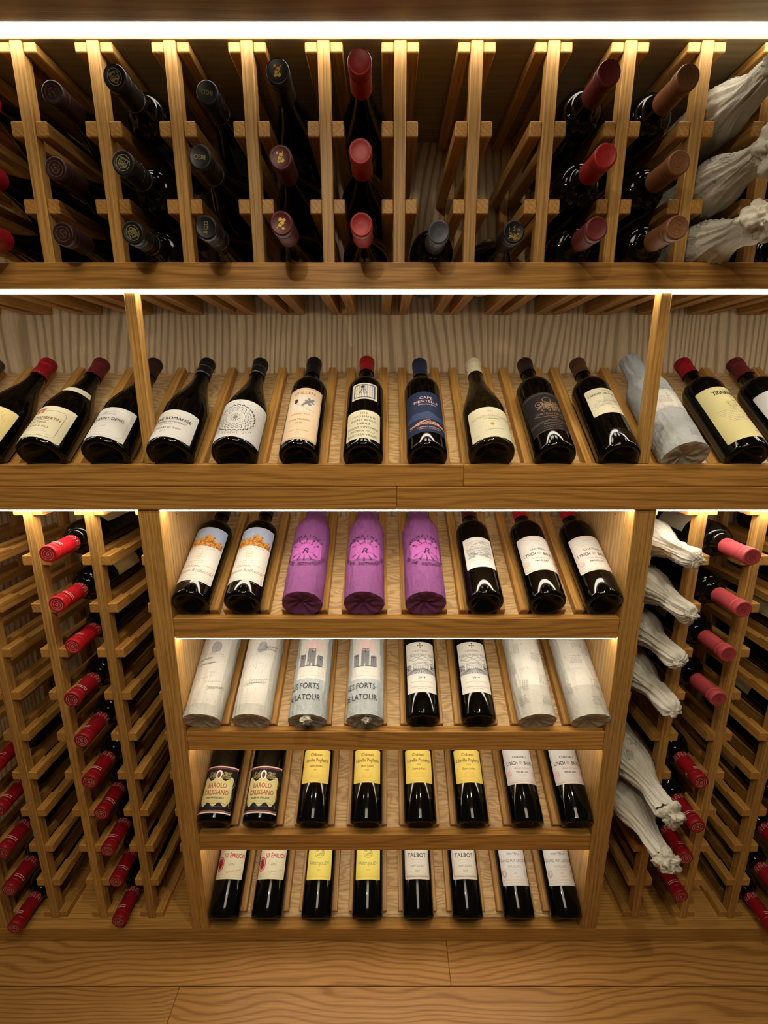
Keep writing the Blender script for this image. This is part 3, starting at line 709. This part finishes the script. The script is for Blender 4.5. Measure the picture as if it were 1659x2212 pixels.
def art_miss(a, w, v0, v1):
    a.L([(0, v1-4), (0, v1-14)], 1); a.L([(-5, v1-9), (5, v1-9)], 1)
    for x, y in ((0, 5), (0, -5), (5, 0), (-5, 0)): a.D(x, v1-9+y*.9, 1.2, 'ink')
    a.T('CHATEAU', 6.4, 0, v1-24, 'brown', sx=1.15); a.T('LA MISSION HAUT-BRION', 8, 0, v1-34, 'brown', sx=.80)
    c = v0+55
    for k in range(3): a.L([(-32+i*4, c+18+k*4+2.5*math.sin(i*1.1+k*2)) for i in range(17)], 1.6, 'mid')
    a.A(-36, 36, c-14, lambda u: c-2+1.5*math.sin(u*.3), 'mid', 30, 1); a.house(0, c-2, 34, 12, 'ink', .6)
    for i in range(13): a.L([((i-6)*2, c-3), ((i-6)*7, c-14)], .8, 'ink')
    a.scrib(-36, -22, c-4, c+9, 36, 'ink', .6, 2); a.scrib(22, 36, c-2, c+12, 40, 'ink', .6, 3); a.scrib(-22, 22, c+8, c+14, 30, 'grey', .5, 5)
    a.T('2014', 6.6, 0, v0+30, 'ink', sx=1.2, bold=.2); a.T('MIS EN BOUTEILLE AU CHATEAU', 3.3, 0, v0+22, 'brown'); a.L([(-5, v0+18.5), (5, v0+18.5)], .3, 'grey')
    a.T('DOMAINE CLARENCE DILLON', 3.8, 0, v0+11, 'brown'); a.T('PROPRIÉTAIRE', 3.2, 0, v0+6.5, 'brown')
def art_bar(a, w, v0, v1):
    a.A(-w, w, v1-3, v1-.4, 'rose', 22, 1); a.A(-w, w, v1-6.5, v1-4, 'maroon', 22, 1); a.A(-w, w, v0+.4, v0+3, 'white', 22, 1); a.A(-w, w, v0+4, v0+6, 'brick', 22, 1)
    def hi(u): x = abs(u)/36; return v1-26+5*math.cos(x*7)-max(0, x-.85)*20
    def lo(u): x = abs(u)/36; return v0+17-4*math.cos(x*9)+max(0, x-.85)*25
    a.A(-37, 37, lo, hi, 'pap_straw', 40, 2, True)
    a.D(0, v1-18, 7, 'white', 9, 4); a.D(0, v1-19, 4, 'maroon', 6.5, 5); a.scrib(-28, -8, v1-26, v1-12, 34, 'olive', .8, 4); a.scrib(8, 28, v1-26, v1-12, 34, 'olive', .8, 5); a.O(13, v1-17, 4, 1, 'gold')
    for s in (-1, 1): a.L([(s*36, v1-26), (s*42, v1-36), (s*36, v1-46), (s*40, v0+30), (s*34, v0+20), (s*40, v0+12)], 1.1, 'gold')
    a.T('BAROLO', 13.5, 0, v1-45, 'brick', sx=.82, bold=.5); a.T('CALISSANO', 13.5, 0, v1-59, 'brick', sx=.82, bold=.5); a.T('RISERVA SPECIALE', 5.2, 0, v1-67, 'ink', bold=.3)
    a.dash(0, v1-71, 42, 2, 3, 'grey', .5, 4); a.sig(6, v0+19, 44, 3.5, 4, 'ink', .45, 0); a.T('L. CALISSANO & FIGLI', 3, 4, v0+12, 'grey')
def leo(yr, dots):
    def f(a, w, v0, v1):
        a.T('Château', 9, 0, v0+57, 'brown', bold=.3); a.T('Léoville Poyferré', 11, 0, v0+44, 'brown', sx=.78, bold=.35)
        if dots:
            a.T(yr, 5, 0, v0+36, 'brown'); a.T('Saint-Julien', 7, 0, v0+27, 'brown', bold=.2); a.house(0, v0+12, 22, 11, 'gold', .6)
            for i in range(7): a.D(-34+2.6*i, v0+24+3*i, .7, 'brick')
        else:
            a.T('Saint-Julien', 7, 0, v0+33, 'brown', bold=.2); a.T(yr, 5, 0, v0+25, 'brown'); a.house(0, v0+10, 20, 11, 'gold', .6)
            a.L([(-30, v0+30), (-25, v0+33)], .7, 'gold')
        a.dash(0, v0+5, 60, 1, 3, 'gold', .7)
    return f
def art_emil(a, w, v0, v1):
    a.D(-26, v0+30, 12, 'red', 15); a.O(-26, v0+30, 9, 1.5, 'rose', 12); a.D(-26, v0+30, 6, 'maroon', 8, 5)
    a.T('ST ÉMILION', 12.5, 10, v0+42, 'red', sx=.80, bold=.5); a.fr(-3, 13, v0+26, v0+35, .5, 'mid'); a.T('2000', 6, 5, v0+28, 'brown'); a.sig(12, v0+16, 34, 5, 7, 'grey', .5); a.dash(-24, v0+6, 12, 1, 2, 'grey')
    a.T('CHATEAU', 8, 0, v0+62, 'ink')
def art_jul(a, w, v0, v1):
    a.O(0, v0+52, 11, .8, 'olive', 9); a.scrib(-10, 10, v0+44, v0+62, 30, 'olive', .7, 4); a.T('SAINT-JULIEN', 8.6, 0, v0+28, 'olive', arc=-.006, sx=.95, bold=.3); a.T('2005', 4.4, 0, v0+17, 'orange'); a.L([(-w+2, v0+6), (w-2, v0+6)], .5, 'gold')
def art_tal(a, w, v0, v1):
    a.fr(-w+3, w-3, v0+5, v1-5, .9, 'brown', 2); a.fr(-w+5, w-5, v0+7, v1-7, .4, 'brown', 2)
    a.T('TALBOT', 13, 0, v0+43, 'ink', sx=1.0, bold=.3); a.T('GRAND CRU CLASSÉ', 3, 0, v0+37, 'mid'); a.dash(0, v0+33, 36, 1, 2, 'mid', .35); a.T('SAINT-JULIEN', 5.6, 0, v0+24, 'grey', bold=.1); a.T('2009', 6, 0, v0+14, 'grey'); a.T('CHATEAU', 8, 0, v0+60, 'ink')
def art_gpl(a, w, v0, v1):
    a.T('GRAND-PUY-LACOSTE', 8.6, 0, v0+45, 'grey', sx=.82, arc=-.0015, bold=.2); a.T('PAUILLAC', 7.4, 0, v0+34, 'mid', sx=.95, bold=.25); a.dash(0, v0+30, 40, 1, 2, 'mid', .4)
    for x in (-28, 30): a.O(x, v0+23, 5.5, 1, 'brick' if x < 0 else 'mid', 6.5); a.O(x, v0+23, 3, .8, 'brick' if x < 0 else 'mid', 4)
    a.T('2008', 4.4, 0, v0+22, 'mid'); a.sig(6, v0+17, 12, 2, 3, 'mid', .3); a.L([(-w+3, v0+11), (w-3, v0+11)], .4, 'pink'); a.L([(-w+3, v0+9.5), (w-3, v0+9.5)], .3, 'mid'); a.dash(0, v0+5, 54, 1, 2, 'mid', .4); a.T('CHATEAU', 7, 0, v0+60, 'ink')
def art_rack(a, w, v0, v1):
    a.T('2009', 7, 0, v0+20, 'ink'); a.T('PAUILLAC', 6, 0, v0+40, 'ink'); a.dash(0, v1-14, 40, 3, 5, 'grey')
# wrapped-bottle print
def art_lafite(a):
    c = 108
    a.A(-34, 34, lambda u: c-27+abs(u)*.15, lambda u: c+27-(u/34)**4*7, 'magenta', 30, 1)
    s1 = 'DOMAINES'; s2 = 'NS DE ROTHSCHILD'
    for i, ch in enumerate(s1):
        t = R(138-96*i/(len(s1)-1)); a.T(ch, 11, 40*math.cos(t), c+37*math.sin(t)-3, 'violet', rot=math.degrees(t)-90, bold=.5)
    for i, ch in enumerate(s2):
        t = R(206+132*i/(len(s2)-1)); a.T(ch, 10, 48*math.cos(t), c+2+45*math.sin(t), 'violet', rot=math.degrees(t)+90, bold=.5)
    for i in range(5):
        t = R(152-31*i); p, q = (19*math.cos(t), c+19*math.sin(t)), (31*math.cos(t), c+31*math.sin(t))
        a.L([p, q], 1.3, 'violet')
        for d in (-.45, .45): a.L([q, (q[0]-4.6*math.cos(t+d), q[1]-4.6*math.sin(t+d))], 2.1, 'violet')
    for i in range(5):
        t = R(214+28*i); a.L([(16*math.cos(t), c+16*math.sin(t)), (29*math.cos(t), c+29*math.sin(t))], .8, 'violet')
        for q in (22, 24.5, 27, 29.5):
            x, y = q*math.cos(t), c+q*math.sin(t)
            for d in (2.5, -2.5): a.L([(x, y), (x+2.6*math.cos(t+d*.35), y+2.6*math.sin(t+d*.35))], 1.1, 'violet')
    for i, ch in enumerate('LAFITE'):
        t = R(128-72*i/5); a.T(ch, 6.5, 18*math.cos(t), c-1+16*math.sin(t), 'violet', rot=math.degrees(t)-90, bold=.25)
    a.T('R', 22, 0, c-12, 'violet', .25, bold=.4); a.L([(-9, c-7), (-6, c-9), (-3, c-5)], .9, 'violet'); a.L([(4, c-3), (9, c-9), (13, c-8)], .9, 'violet')
def art_opus(v):
    def f(a):
        x = 6 if v else 4
        a.D(x, 150, 10.5, 'mid', 13, 1); a.D(x-3, 146, 8, 'mid', 11, 1); a.L([(x-22, 130), (x-6, 134), (x+18, 132)], .5, 'grey'); a.L([(x-26, 127), (x-4, 131), (x+22, 128)], .4, 'mid')
        if v:
            a.sig(16, 144, 44, 9, 11); a.sig(24, 152, 30, 9, 12); a.sig(4, 66, 42, 9, 14, 'blue'); a.sig(14, 74, 46, 8, 15, 'grey'); a.T('OPUS', 7, 6, 108, 'pale', sx=1.2)
        else:
            a.sig(-18, 120, 34, 9, 21); a.sig(-8, 110, 38, 9, 22); a.sig(22, 58, 34, 10, 23); a.sig(-14, 76, 34, 7, 24, 'mid'); a.sig(14, 70, 34, 7, 25, 'mid')
        a.dash(8, 96, 26, 3, 7, 'pale', .7, 3); a.dash(-12, 40, 26, 2, 6, 'pale', .6, 5)
    return f
def art_forts(a):
    a.fr(-33, 33, 82, 172, .5, 'mid', 5); a.castle(2, 148-6, 34, 26, 'rose', .5, 'rose'); a.castle(-2, 104, 50, 40, 'ink', .55, 'grey')
    a.T('LES FORTS', 3, 8, 140, 'rose'); a.T('2009', 3.4, 0, 96, 'mid'); a.T('PAUILLAC', 2.6, 0, 90, 'mid')
    a.T('LES FORTS', 17, -12, 54, 'ink', sx=.84); a.T('DE LATOUR', 17, -13, 30, 'ink', sx=.84)
def art_pontet(sd):
    def f(a):
        r = random.Random(sd)
        sp = [(-18, 148, 90), (16, 118, 0), (-14, 62, 80), (20, 22, 0), (30, 74, 80), (-34, 104, 90), (-30, 24, 10)] if sd == 1 else [(2, 148, 0), (-8, 112, -4), (26, 140, 84), (26, 66, 84), (10, 20, 0), (-34, 60, 90)]
        for x, y, t in sp:
            base = a.fn
            def g(u, v, o, x=x, y=y, t=t, base=base):
                c, s = math.cos(R(t)), math.sin(R(t)); return base(x+u*c-v*s, y+u*s+v*c, o)
            a.fn = g; a.house(0, 0, 20, 12, 'grey', .45); a.T('PONTET-CANET', 3.2, 0, 15, 'grey', .2); a.fn = base
        a.T('PONTET', 7, -14, 96, 'pale'); a.T('CANET', 7, 18, 96, 'pale')
    return f
def art_tis(sd):
    def f(a):
        r = random.Random(sd)
        for i in range(16):
            x, y = r.uniform(-120, 120), r.uniform(20, 230); a.fn, base = (lambda u, v, o, x=x, y=y, b=a.fn: b(x+u*.3-v, y+u+v*.3, o)), a.fn
            a.house(0, 0, 18, 12, 'grey', .55); a.dash(0, -4, 22, 1, 3, 'grey', .6); a.fn = base
    return f
# capsule emblems
def em_bgd(a): a.T('BGD', 8.5, 0, -3, 'gold' if False else 'olive', bold=.3)
def em_crest(a):
    a.O(0, 0, 9.5, .7, 'olive', 10.5); a.fr(-6, 6, -6, 3, .8, 'olive'); a.L([(-6, 3), (0, 8), (6, 3)], .9, 'olive'); a.scrib(-5, 5, -5, 5, 16, 'olive', .6, 2, 2)
def em_leaf(a):
    for x, y, r in ((-2, 4, 3), (1, 1, 3.2), (-1, -3, 2.8), (3, 5, 2.4), (4, -6, 2)): a.D(x, y, r, 'gold', r*.9)
    a.L([(-5, -8), (2, 6)], .9, 'gold')
def em_jh(a):
    a.T('J', 6, -7, 1, 'olive'); a.T('H', 6, 7, 1, 'olive'); a.L([(1, 9), (-1, 6), (2, 4), (-1, 1)], 1, 'olive'); a.scrib(-8, 8, -10, -2, 34, 'gold', .6, 4, 2)
def em_plain(c):
    def f(a): a.O(0, 0, 10.5, .5, c); a.O(0, 0, 6, .5, c); a.scrib(-4, 4, -4, 4, 10, c, .5, 3, 2)
    return f
def em_ring(a): a.O(0, 0, 11, .6, 'rose'); a.O(0, 0, 7, .6, 'rose'); a.T('D', 8, 0, -3, 'rose')
def sd_red(a):
    for i in range(9):
        u = -52+i*13; a.L([(u-4, -58), (u-4, -66), (u, -70), (u+4, -66), (u+4, -58)], .8, 'rose'); a.L([(u-2, -60), (u-1, -65), (u+1, -60), (u+2, -66)], .6, 'rose')
    for k in (-8, -52, 0, 36):
        for v in (-22, -26): a.L([(k-9, v), (k+9, v)], 1.1, 'rose')
def sd_white(a): a.L([(-50+i*4, -3) for i in range(26)], .5, 'white')
def sd_dots(a):
    for i in range(24): a.D(-50+4.2*i, -50, .8, 'rose')
def sd_band(a): a.L([(-50+i*4, -52) for i in range(26)], 1.2, 'mid'); a.dash(0, -30, 80, 1, 3, 'mid', .8)

# ------------------------------------------------------------------ bottles: upper rack
zrow = {'top': .3805, 'middle': .2870, 'bottom': .2085}
cn = ['outermost left', 'second', 'third', 'fourth', 'fifth', 'sixth', 'seventh', 'eighth', 'ninth', 'tenth', 'eleventh']
cache = {}
def get(key, fn):
    """first use builds the bottle, later uses copy it with its parts"""
    if key in cache: return copy_tree(cache[key])
    cache[key] = fn(); return cache[key]
spec = [
 (-1, dict(kind='burgundy', cap='crimson', labels=[(40, 30, 100, 'cream', art_rack)]), 'burgundy-red capsule', dict(top=.70, middle=.69, bottom=.68)),
 (0, dict(kind='burgundy', cap='darkmaroon', capart=em_plain('brown'), labels=[(40, 30, 100, 'cream', art_rack)]), 'dark maroon capsule with embossed end', dict(top=.722, middle=.705, bottom=.70)),
 (1, dict(kind='bordeaux', cap='black', caplen=.062, capart=em_crest, capside=sd_band, labels=[(40, 60, 150, 'ivory', art_rack)]), 'black capsule stamped with a crest', dict(top=.686, middle=.682, bottom=.686)),
 (2, dict(kind='burgundy', cap='black', caplen=.062, capart=em_bgd, capside=sd_band, labels=[(40, 30, 100, 'ivory', art_rack)]), 'black capsule lettered BGD', dict(top=.722, middle=.674, bottom=.675)),
 (3, dict(kind='burgundy', cap='black', capart=em_leaf, labels=[(40, 30, 100, 'ivory', art_rack)]), 'dark capsule with gold leaves', dict(top=.681, middle=.675, bottom=.660)),
 (4, dict(kind='burgundy', cap='red', labels=[(40, 30, 100, 'ivory', art_rack)]), 'plain red wax capsule', dict(top=.664, middle=.66, bottom=.665)),
 (5, dict(kind='bordeaux', cap='grey', labels=[(40, 60, 150, 'white', art_rack)]), 'slate grey capsule', dict(bottom=.683)),
 (6, dict(kind='burgundy', cap='black', capart=em_jh, labels=[(40, 30, 100, 'white', art_rack)]), 'black capsule with a gold J H emblem', dict(bottom=.692)),
 (7, dict(kind='bordeaux', cap='maroon', labels=[(40, 60, 150, 'ivory', art_rack)]), 'wine-red capsule', dict(top=.678, middle=.664, bottom=.670)),
 (8, dict(kind='bordeaux', cap='copper', caplen=.062, capart=em_plain('brown'), labels=[(40, 60, 150, 'ivory', art_rack)]), 'copper brown capsule', dict(top=.686, middle=.681, bottom=.665)),
 (10, dict(kind='bordeaux', cap='black', labels=[(40, 60, 150, 'ivory', art_rack)]), 'black capsule at the right edge', dict(middle=.70, bottom=.69)),
]
for k, kw, desc, rows_ in spec:
    for row, dt in rows_.items():
        kw2 = dict(kw)
        if k == 3 and row != 'top': kw2['cap'] = 'darkred'
        if k == 7 and row == 'middle': kw2['cap'] = 'red'
        b = get(('up', k, kw2['cap']), lambda: make_bottle(**kw2))
        put_rack(b, -.4321+.1008*k, zrow[row] + (.003 if kw['kind'] == 'burgundy' else 0), dt, R({('top', 2): 170, ('middle', 2): 175, ('bottom', 2): 80, ('top', 1): 200, ('middle', 1): 150, ('bottom', 1): 20}.get((row, k), 180+(k*37+len(row)*20) % 50-25 if row != 'bottom' else (k*37) % 50-25)))
        d2 = desc
        if k == 3 and row != 'top': d2 = 'dark red capsule with gold leaves'
        only = len(rows_) == 1
        tag(b, ('bottle with %s, %s row of upper rack' % (d2, row)), 'bottle', 'bottles lying in the upper rack')
for row, dt, tw, sc, sd in (('top', .665, True, 0, 3), ('middle', .655, True, 0, 8), ('bottom', .655, True, 0, 13)):
    b = make_wrapped('tissue_warm', sd, True, False, .300, art_tis(sd), None, ((.002, 0, .303), 'tissue_warm', .030)); b.name = 'wrapped_bottle'
    put_rack(b, -.4321+.1008*9, zrow[row]+.004, dt, R(40*sd))
    tag(b, 'bottle in crumpled cream tissue in the %s row of the upper rack' % row, 'bottle', 'tissue-wrapped bottles in the upper rack')

# ------------------------------------------------------------------ display row one
B = 'burgundy'; BO = 'bordeaux'
row1 = [
 (-1, dict(kind=B, cap='olive', labels=[(44, 10, 92, 'cream', art_rack)]), 'dark bottle with dull brown capsule at the far left of the display row'),
 (0, dict(kind=B, cap='crimson', labels=[(50, 14, 96, 'yellow', art_yell)], capside=sd_dots), 'bottle with yellow label printed with an orange emblem'),
 (1, dict(kind=B, cap='maroon', labels=[(46, 9, 93, 'cream', art_cham)]), 'bottle with cream CHAMBERTIN label and neck band'),
 (2, dict(kind=B, cap='darkmaroon', labels=[(44, 10, 89, 'white', art_denis)]), 'bottle with white SAINT-DENIS label behind the left slim upright'),
 (3, dict(kind=B, cap='black', labels=[(48, 9, 82, 'white', art_roman)], capside=sd_band), 'bottle with plain white ROMANÉE label'),
 (4, dict(kind=B, cap='black', labels=[(62, 10, 112, 'white', art_mand)], capside=sd_band), 'bottle with white label printed with a black lace rosette'),
 (5, dict(cap='black', caplen=.058, labels=[(37, 13, 160, 'peach', art_cullen)], L=.302), 'bottle with tall peach CULLEN label showing an oak leaf'),
 (6, dict(cap='red', caplen=.05, L=.306, labels=[(35, 15, 92, 'cream', art_hands), (26, 126, 176, 'cream', art_fig)]), 'red-capped bottle with a small picture label above a cream text label'),
 (7, dict(cap='navy', caplen=.058, L=.298, labels=[(42, 32, 148, 'navy', art_cape)]), 'bottle with dark blue label and blue capsule'),
 (8, dict(kind=B, cap='ivory', caplen=.05, labels=[(44, 9, 90, 'cream', art_pul)], mat='glass_brown'), 'cream-capped bottle with cream PULIGNY-MONTRACHET label'),
 (9, dict(cap='darkmaroon', caplen=.045, labels=[(46, 38, 146, 'black', art_fieu)]), 'bottle with black label engraved in bronze'),
 (10, dict(cap='brown', caplen=.05, labels=[(34, 86, 160, 'cream', art_larr)], capside=sd_white), 'bottle with small cream LARRIVET label set high'),
 (12, dict(cap='crimson', caplen=.05, labels=[(44, 20, 164, 'straw', art_tig)]), 'bottle with tall pale yellow TIGNANELLO label and red seal'),
 (13, dict(cap='maroon', caplen=.055, labels=[(48, 16, 158, 'white', art_grand)]), 'bottle with white engraved GRAND label at the right edge'),
 (14, dict(cap='crimson', caplen=.05, labels=[(44, 20, 150, 'white', art_carr)]), 'red-capped bottle just cut off by the right edge of the display row'),
]
for i, kw, lab in row1:
    b = make_bottle(**kw); put_display(b, -.033+.1015*(i-6), dz, AL1)
    tag(b, lab, 'bottle', 'bottles on the long display row')
    if i == 1:   # neck band
        mb = MB(); vs = []; fs = []
        def rz(z): t = (z-.112)/.112; return .0415+(.0155-.0415)*(sm(t)*.55+t*.45)
        for q in range(21):
            a = R(-75+150*q/20)
            for z in (.150, .166): vs.append(((rz(z)+.0006)*math.sin(a), -(rz(z)+.0006)*math.cos(a), z))
            if q: fs.append([2*q-2, 2*q, 2*q+1, 2*q-1])
        mb.add(vs, fs, 'pap_cream'); link('neck_band', mb.mesh('neck_band', True), b)
b = make_wrapped('tissue_grey', 5, False, False, .31, art_pontet(2), (-34, 40, 96, 150, 'ivory'), None, 'tissue_warm')
b2 = b; put_display(b, -.033+.1015*5, dz, AL1)
tag(b, 'bottle wrapped in grey printed tissue behind the right slim upright', 'bottle', 'bottles on the long display row')
for x, lb in ((.525, 'between the grey wrapped bottle and the pale yellow label bottle'), (.628, 'right of the pale yellow label bottle')):
    a_ = R(AL1); s = link('paper_sheet', box_mesh(.038, .24, .0006, 'pap_ivory', 0), None, (X(x), Y(.757)+.105*math.cos(a_)+.003, Z(dz)+.105*math.sin(a_)+.0075), (a_, 0, R(4)))
    tag(s, 'white paper sheet lying '+lb, 'paper')

# ------------------------------------------------------------------ display cabinet bottles
left_right = lambda k: ('left', 'right')[k]
def shelf(shi, cols, maker, key, labs, group, P=.757, cat='bottle'):
    z0, al = ((-.377, 29), (-.610, 31), (-.845, 31), (-1.0838, 31))[shi]
    for n, (c, lab) in enumerate(zip(cols, labs)):
        b = get(key, maker); put_display(b, CX[c], z0, al, P=P if shi < 3 else .7535); tag(b, lab, cat, group)
G2, G3, G4, G5 = ['bottles on the %s cabinet shelf' % s for s in ('top', 'second', 'third', 'lowest')]
shelf(0, (0, 1), lambda: make_bottle(cap='black', caplen=.055, labels=[(45, 32, 178, 'ivory', art_mout)]), 'mout',
      ['bottle with tall sky-and-orange label, against the cabinet left wall', 'bottle with tall sky-and-orange label, beside the first purple wrapped bottle'], G2)
for n, c in enumerate((2, 3, 4)):
    b = make_wrapped('tissue_purple', 2+n*3.3, False, False, .305, art_lafite)
    put_display(b, CX[c], -.377, 29, roll=R((-3, -1, 8)[n]))
    tag(b, ('left', 'middle', 'right')[n]+' one of the three bottles wrapped in purple printed tissue', 'bottle', G2)
shelf(0, (5,), lambda: make_bottle(cap='darkred', caplen=.062, labels=[(34, 66, 148, 'ivory', art_carr)]), 'carr', ['bottle with white engraved landscape label on the top cabinet shelf'], G2)
shelf(0, (6, 7), lambda: make_bottle(cap='bright', caplen=.062, labels=[(41, 58, 152, 'ivory', art_lyn)]), 'lyn',
      ['red-capped LYNCH BAGES bottle on the top cabinet shelf, second from right', 'red-capped LYNCH BAGES bottle on the top cabinet shelf, against the right wall'], G2)
for n, c in enumerate((0, 1)):
    b = make_wrapped('tissue_pale' if 1 else '', 11+n*2.7, False, False, .305, art_opus(n), (-48, 34, 22, 240, 'ivory'), None)
    put_display(b, CX[c], -.610, 31, roll=R((0, -2)[n])); tag(b, ('signature-printed white wrapped bottle against the cabinet left wall', 'signature-printed white wrapped bottle beside the FORTS LATOUR bottles')[n], 'bottle', G3)
for n, c in enumerate((2, 3)):
    b = make_wrapped('tissue_grey', 17+n*2.1, False, False, .305, art_forts, (-36, 36, 76, 178, 'ivory'), ((0.004*n, -.024, -.006), 'tissue_warm', (.013, .010)[n]))
    put_display(b, CX[c], -.610, 31, roll=R((2, 0)[n])); tag(b, ('left', 'right')[n]+' one of the two grey wrapped FORTS LATOUR castle bottles', 'bottle', G3)
shelf(1, (4, 5), lambda: make_bottle(cap='ivory', caplen=.055, labels=[(36, 48, 165, 'ivory', art_miss)]), 'miss',
      ['left one of the two MISSION HAUT-BRION 2014 label bottles', 'right one of the two MISSION HAUT-BRION 2014 label bottles'], G3)
for n, c in enumerate((6, 7)):
    b = make_wrapped('tissue_pale', 23+n*1.7, False, False, .305, art_pontet(1+n), (-38, 36, 62, 250, 'ivory'), None, 'tissue_warm')
    put_display(b, CX[c], -.610, 31); tag(b, ('castle-printed white wrapped bottle beside the MISSION HAUT-BRION bottles', 'castle-printed white wrapped bottle against the cabinet right wall')[n], 'bottle', G3)
shelf(2, (0, 1), lambda: make_bottle(cap='darkmaroon', r=.0385, labels=[(47, 15, 110, 'black', art_bar)]), 'bar',
      ['left one of the two black and straw BAROLO label bottles', 'right one of the two black and straw BAROLO label bottles'], G4)
for cols, yr, dd, side in (((2, 3), '2003', False, 'plain'), ((4, 5), '2009', True, 'red-dotted')):
    shelf(2, cols, lambda: make_bottle(cap='darkred', labels=[(36, 76, 148, 'gold', leo(yr, dd))]), 'leo'+yr,
          ['left one of the two %s yellow POYFERRÉ label bottles' % side, 'right one of the two %s yellow POYFERRÉ label bottles' % side], G4)
shelf(2, (6, 7), lambda: make_bottle(cap='crimson', labels=[(41, 74, 168, 'white', art_lyn)]), 'lyn2',
      ['LYNCH BAGES bottle on the third cabinet shelf, second from right', 'LYNCH BAGES bottle on the third cabinet shelf, against the right wall'], G4)
shelf(3, (0, 1), lambda: make_bottle(cap='bright', labels=[(38, 72, 150, 'cream', art_emil)]), 'emil',
      ['cream ST ÉMILION label bottle against the cabinet left wall', 'cream ST ÉMILION label bottle beside the lemon yellow labels'], G5)
shelf(3, (2, 3), lambda: make_bottle(cap='darkred', labels=[(34, 71, 150, 'lemon', art_jul)]), 'jul',
      ['left one of the two lemon yellow SAINT-JULIEN label bottles', 'right one of the two lemon yellow SAINT-JULIEN label bottles'], G5)
shelf(3, (4, 5), lambda: make_bottle(cap='darkred', labels=[(34, 72, 150, 'ivory', art_tal)]), 'tal',
      ['left one of the two TALBOT label bottles', 'right one of the two TALBOT label bottles'], G5)
shelf(3, (6, 7), lambda: make_bottle(cap='crimson', labels=[(37, 60, 150, 'white', art_gpl)]), 'gpl',
      ['GRAND-PUY-LACOSTE label bottle beside the TALBOT bottles', 'GRAND-PUY-LACOSTE label bottle against the cabinet right wall'], G5)

# ------------------------------------------------------------------ lower rack bottles
def lz(k): return -.1785-.0892*k+.0170
ordn = ['', 'first', 'second', 'third', 'fourth', 'fifth', 'sixth', 'seventh', 'eighth', 'ninth', 'tenth']
redkw = dict(kind=BO, cap='bright', caplen=.072, capart=em_ring, capside=sd_red, labels=[(42, 60, 150, 'yellow', art_rack)])
pinkkw = dict(kind=BO, cap='pink', caplen=.068, capart=em_plain('maroon'), labels=[(42, 60, 150, 'cream', art_rack)])
crimkw = dict(kind=BO, cap='crimson', caplen=.072, capart=em_ring, capside=sd_red, labels=[(42, 60, 150, 'tan', art_rack)])
for k, d in zip(range(1, 11), (.722, .722, .741, .716, .722, .721, .737, .736, .744, .731)):
    b = get('red' if k < 4 else 'crim', lambda: make_bottle(**(redkw if k < 4 else crimkw))); put_rack(b, -.5485, lz(k), d, R((k*53) % 90+140))
    tag(b, '%s red printed capsule bottle in lower left rack, %s from the top' % ('bright' if k < 4 else 'deep', ordn[k]), 'bottle', 'red-capsule bottles in the lower left rack')
for k, d in zip(range(6, 11), (.757, .745, .733, .727, .719)):
    b = get('crim', lambda: make_bottle(**crimkw)); put_rack(b, -.7545, lz(k), d, R((k*71) % 90+140))
    tag(b, 'dark red capsule bottle in the column at the left edge, %s from its top' % ordn[k-5], 'bottle', 'bottles at the left edge of the lower rack')
for k, d in zip((1, 2, 3, 4), (.707, .703, .716, .717)):
    b = get('pink', lambda: make_bottle(**pinkkw)); put_rack(b, .589, lz(k), d, R((k*47) % 90+150))
    tag(b, 'bottle with pinkish red capsule in lower right rack, %s from the top' % ordn[k], 'bottle', 'pink-capsule bottles in the lower right rack')
for k, d in zip((6, 7, 8, 9), (.72, .708, .72, .714)):
    b = get('crim', lambda: make_bottle(**crimkw)); put_rack(b, .589, lz(k), d, R((k*47) % 90+150))
    tag(b, 'bottle with deep crimson capsule in lower right rack, %s of its four' % ordn[k-5], 'bottle', 'crimson-capsule bottles in the lower right rack')
for k in range(1, 11):
    b = get('crim', lambda: make_bottle(**crimkw)); put_rack(b, .7935, lz(k), .712+.006*(k % 3), R((k*47) % 90+150))
    tag(b, 'dark bottle in the column at the right edge, %s from the top' % ordn[k], 'bottle', 'bottles at the right edge of the lower rack')
for k, d, tw in zip((1, 2, 3, 4, 6, 7), (.700, .690, .698, .690, .664, .652), (False, False, False, False, True, True)):
    b = make_wrapped('tissue_pale', 31+k*1.9, True, False, .31 if not tw else .300, art_tis(k), None, ((.004, 0, .312), 'tissue_warm', .024) if tw else ((.002, 0, .306), 'tissue_warm', .013))
    put_rack(b, .487, lz(k)+.002, d, R(60*k), yaw=R(2.0 if not tw else 1), droop=R(1.5))
    tag(b, 'white tissue-wrapped bottle beside the cabinet right post, %s from the top' % ordn[k if k < 5 else k-1], 'bottle', 'tissue-wrapped bottles in the lower right rack')
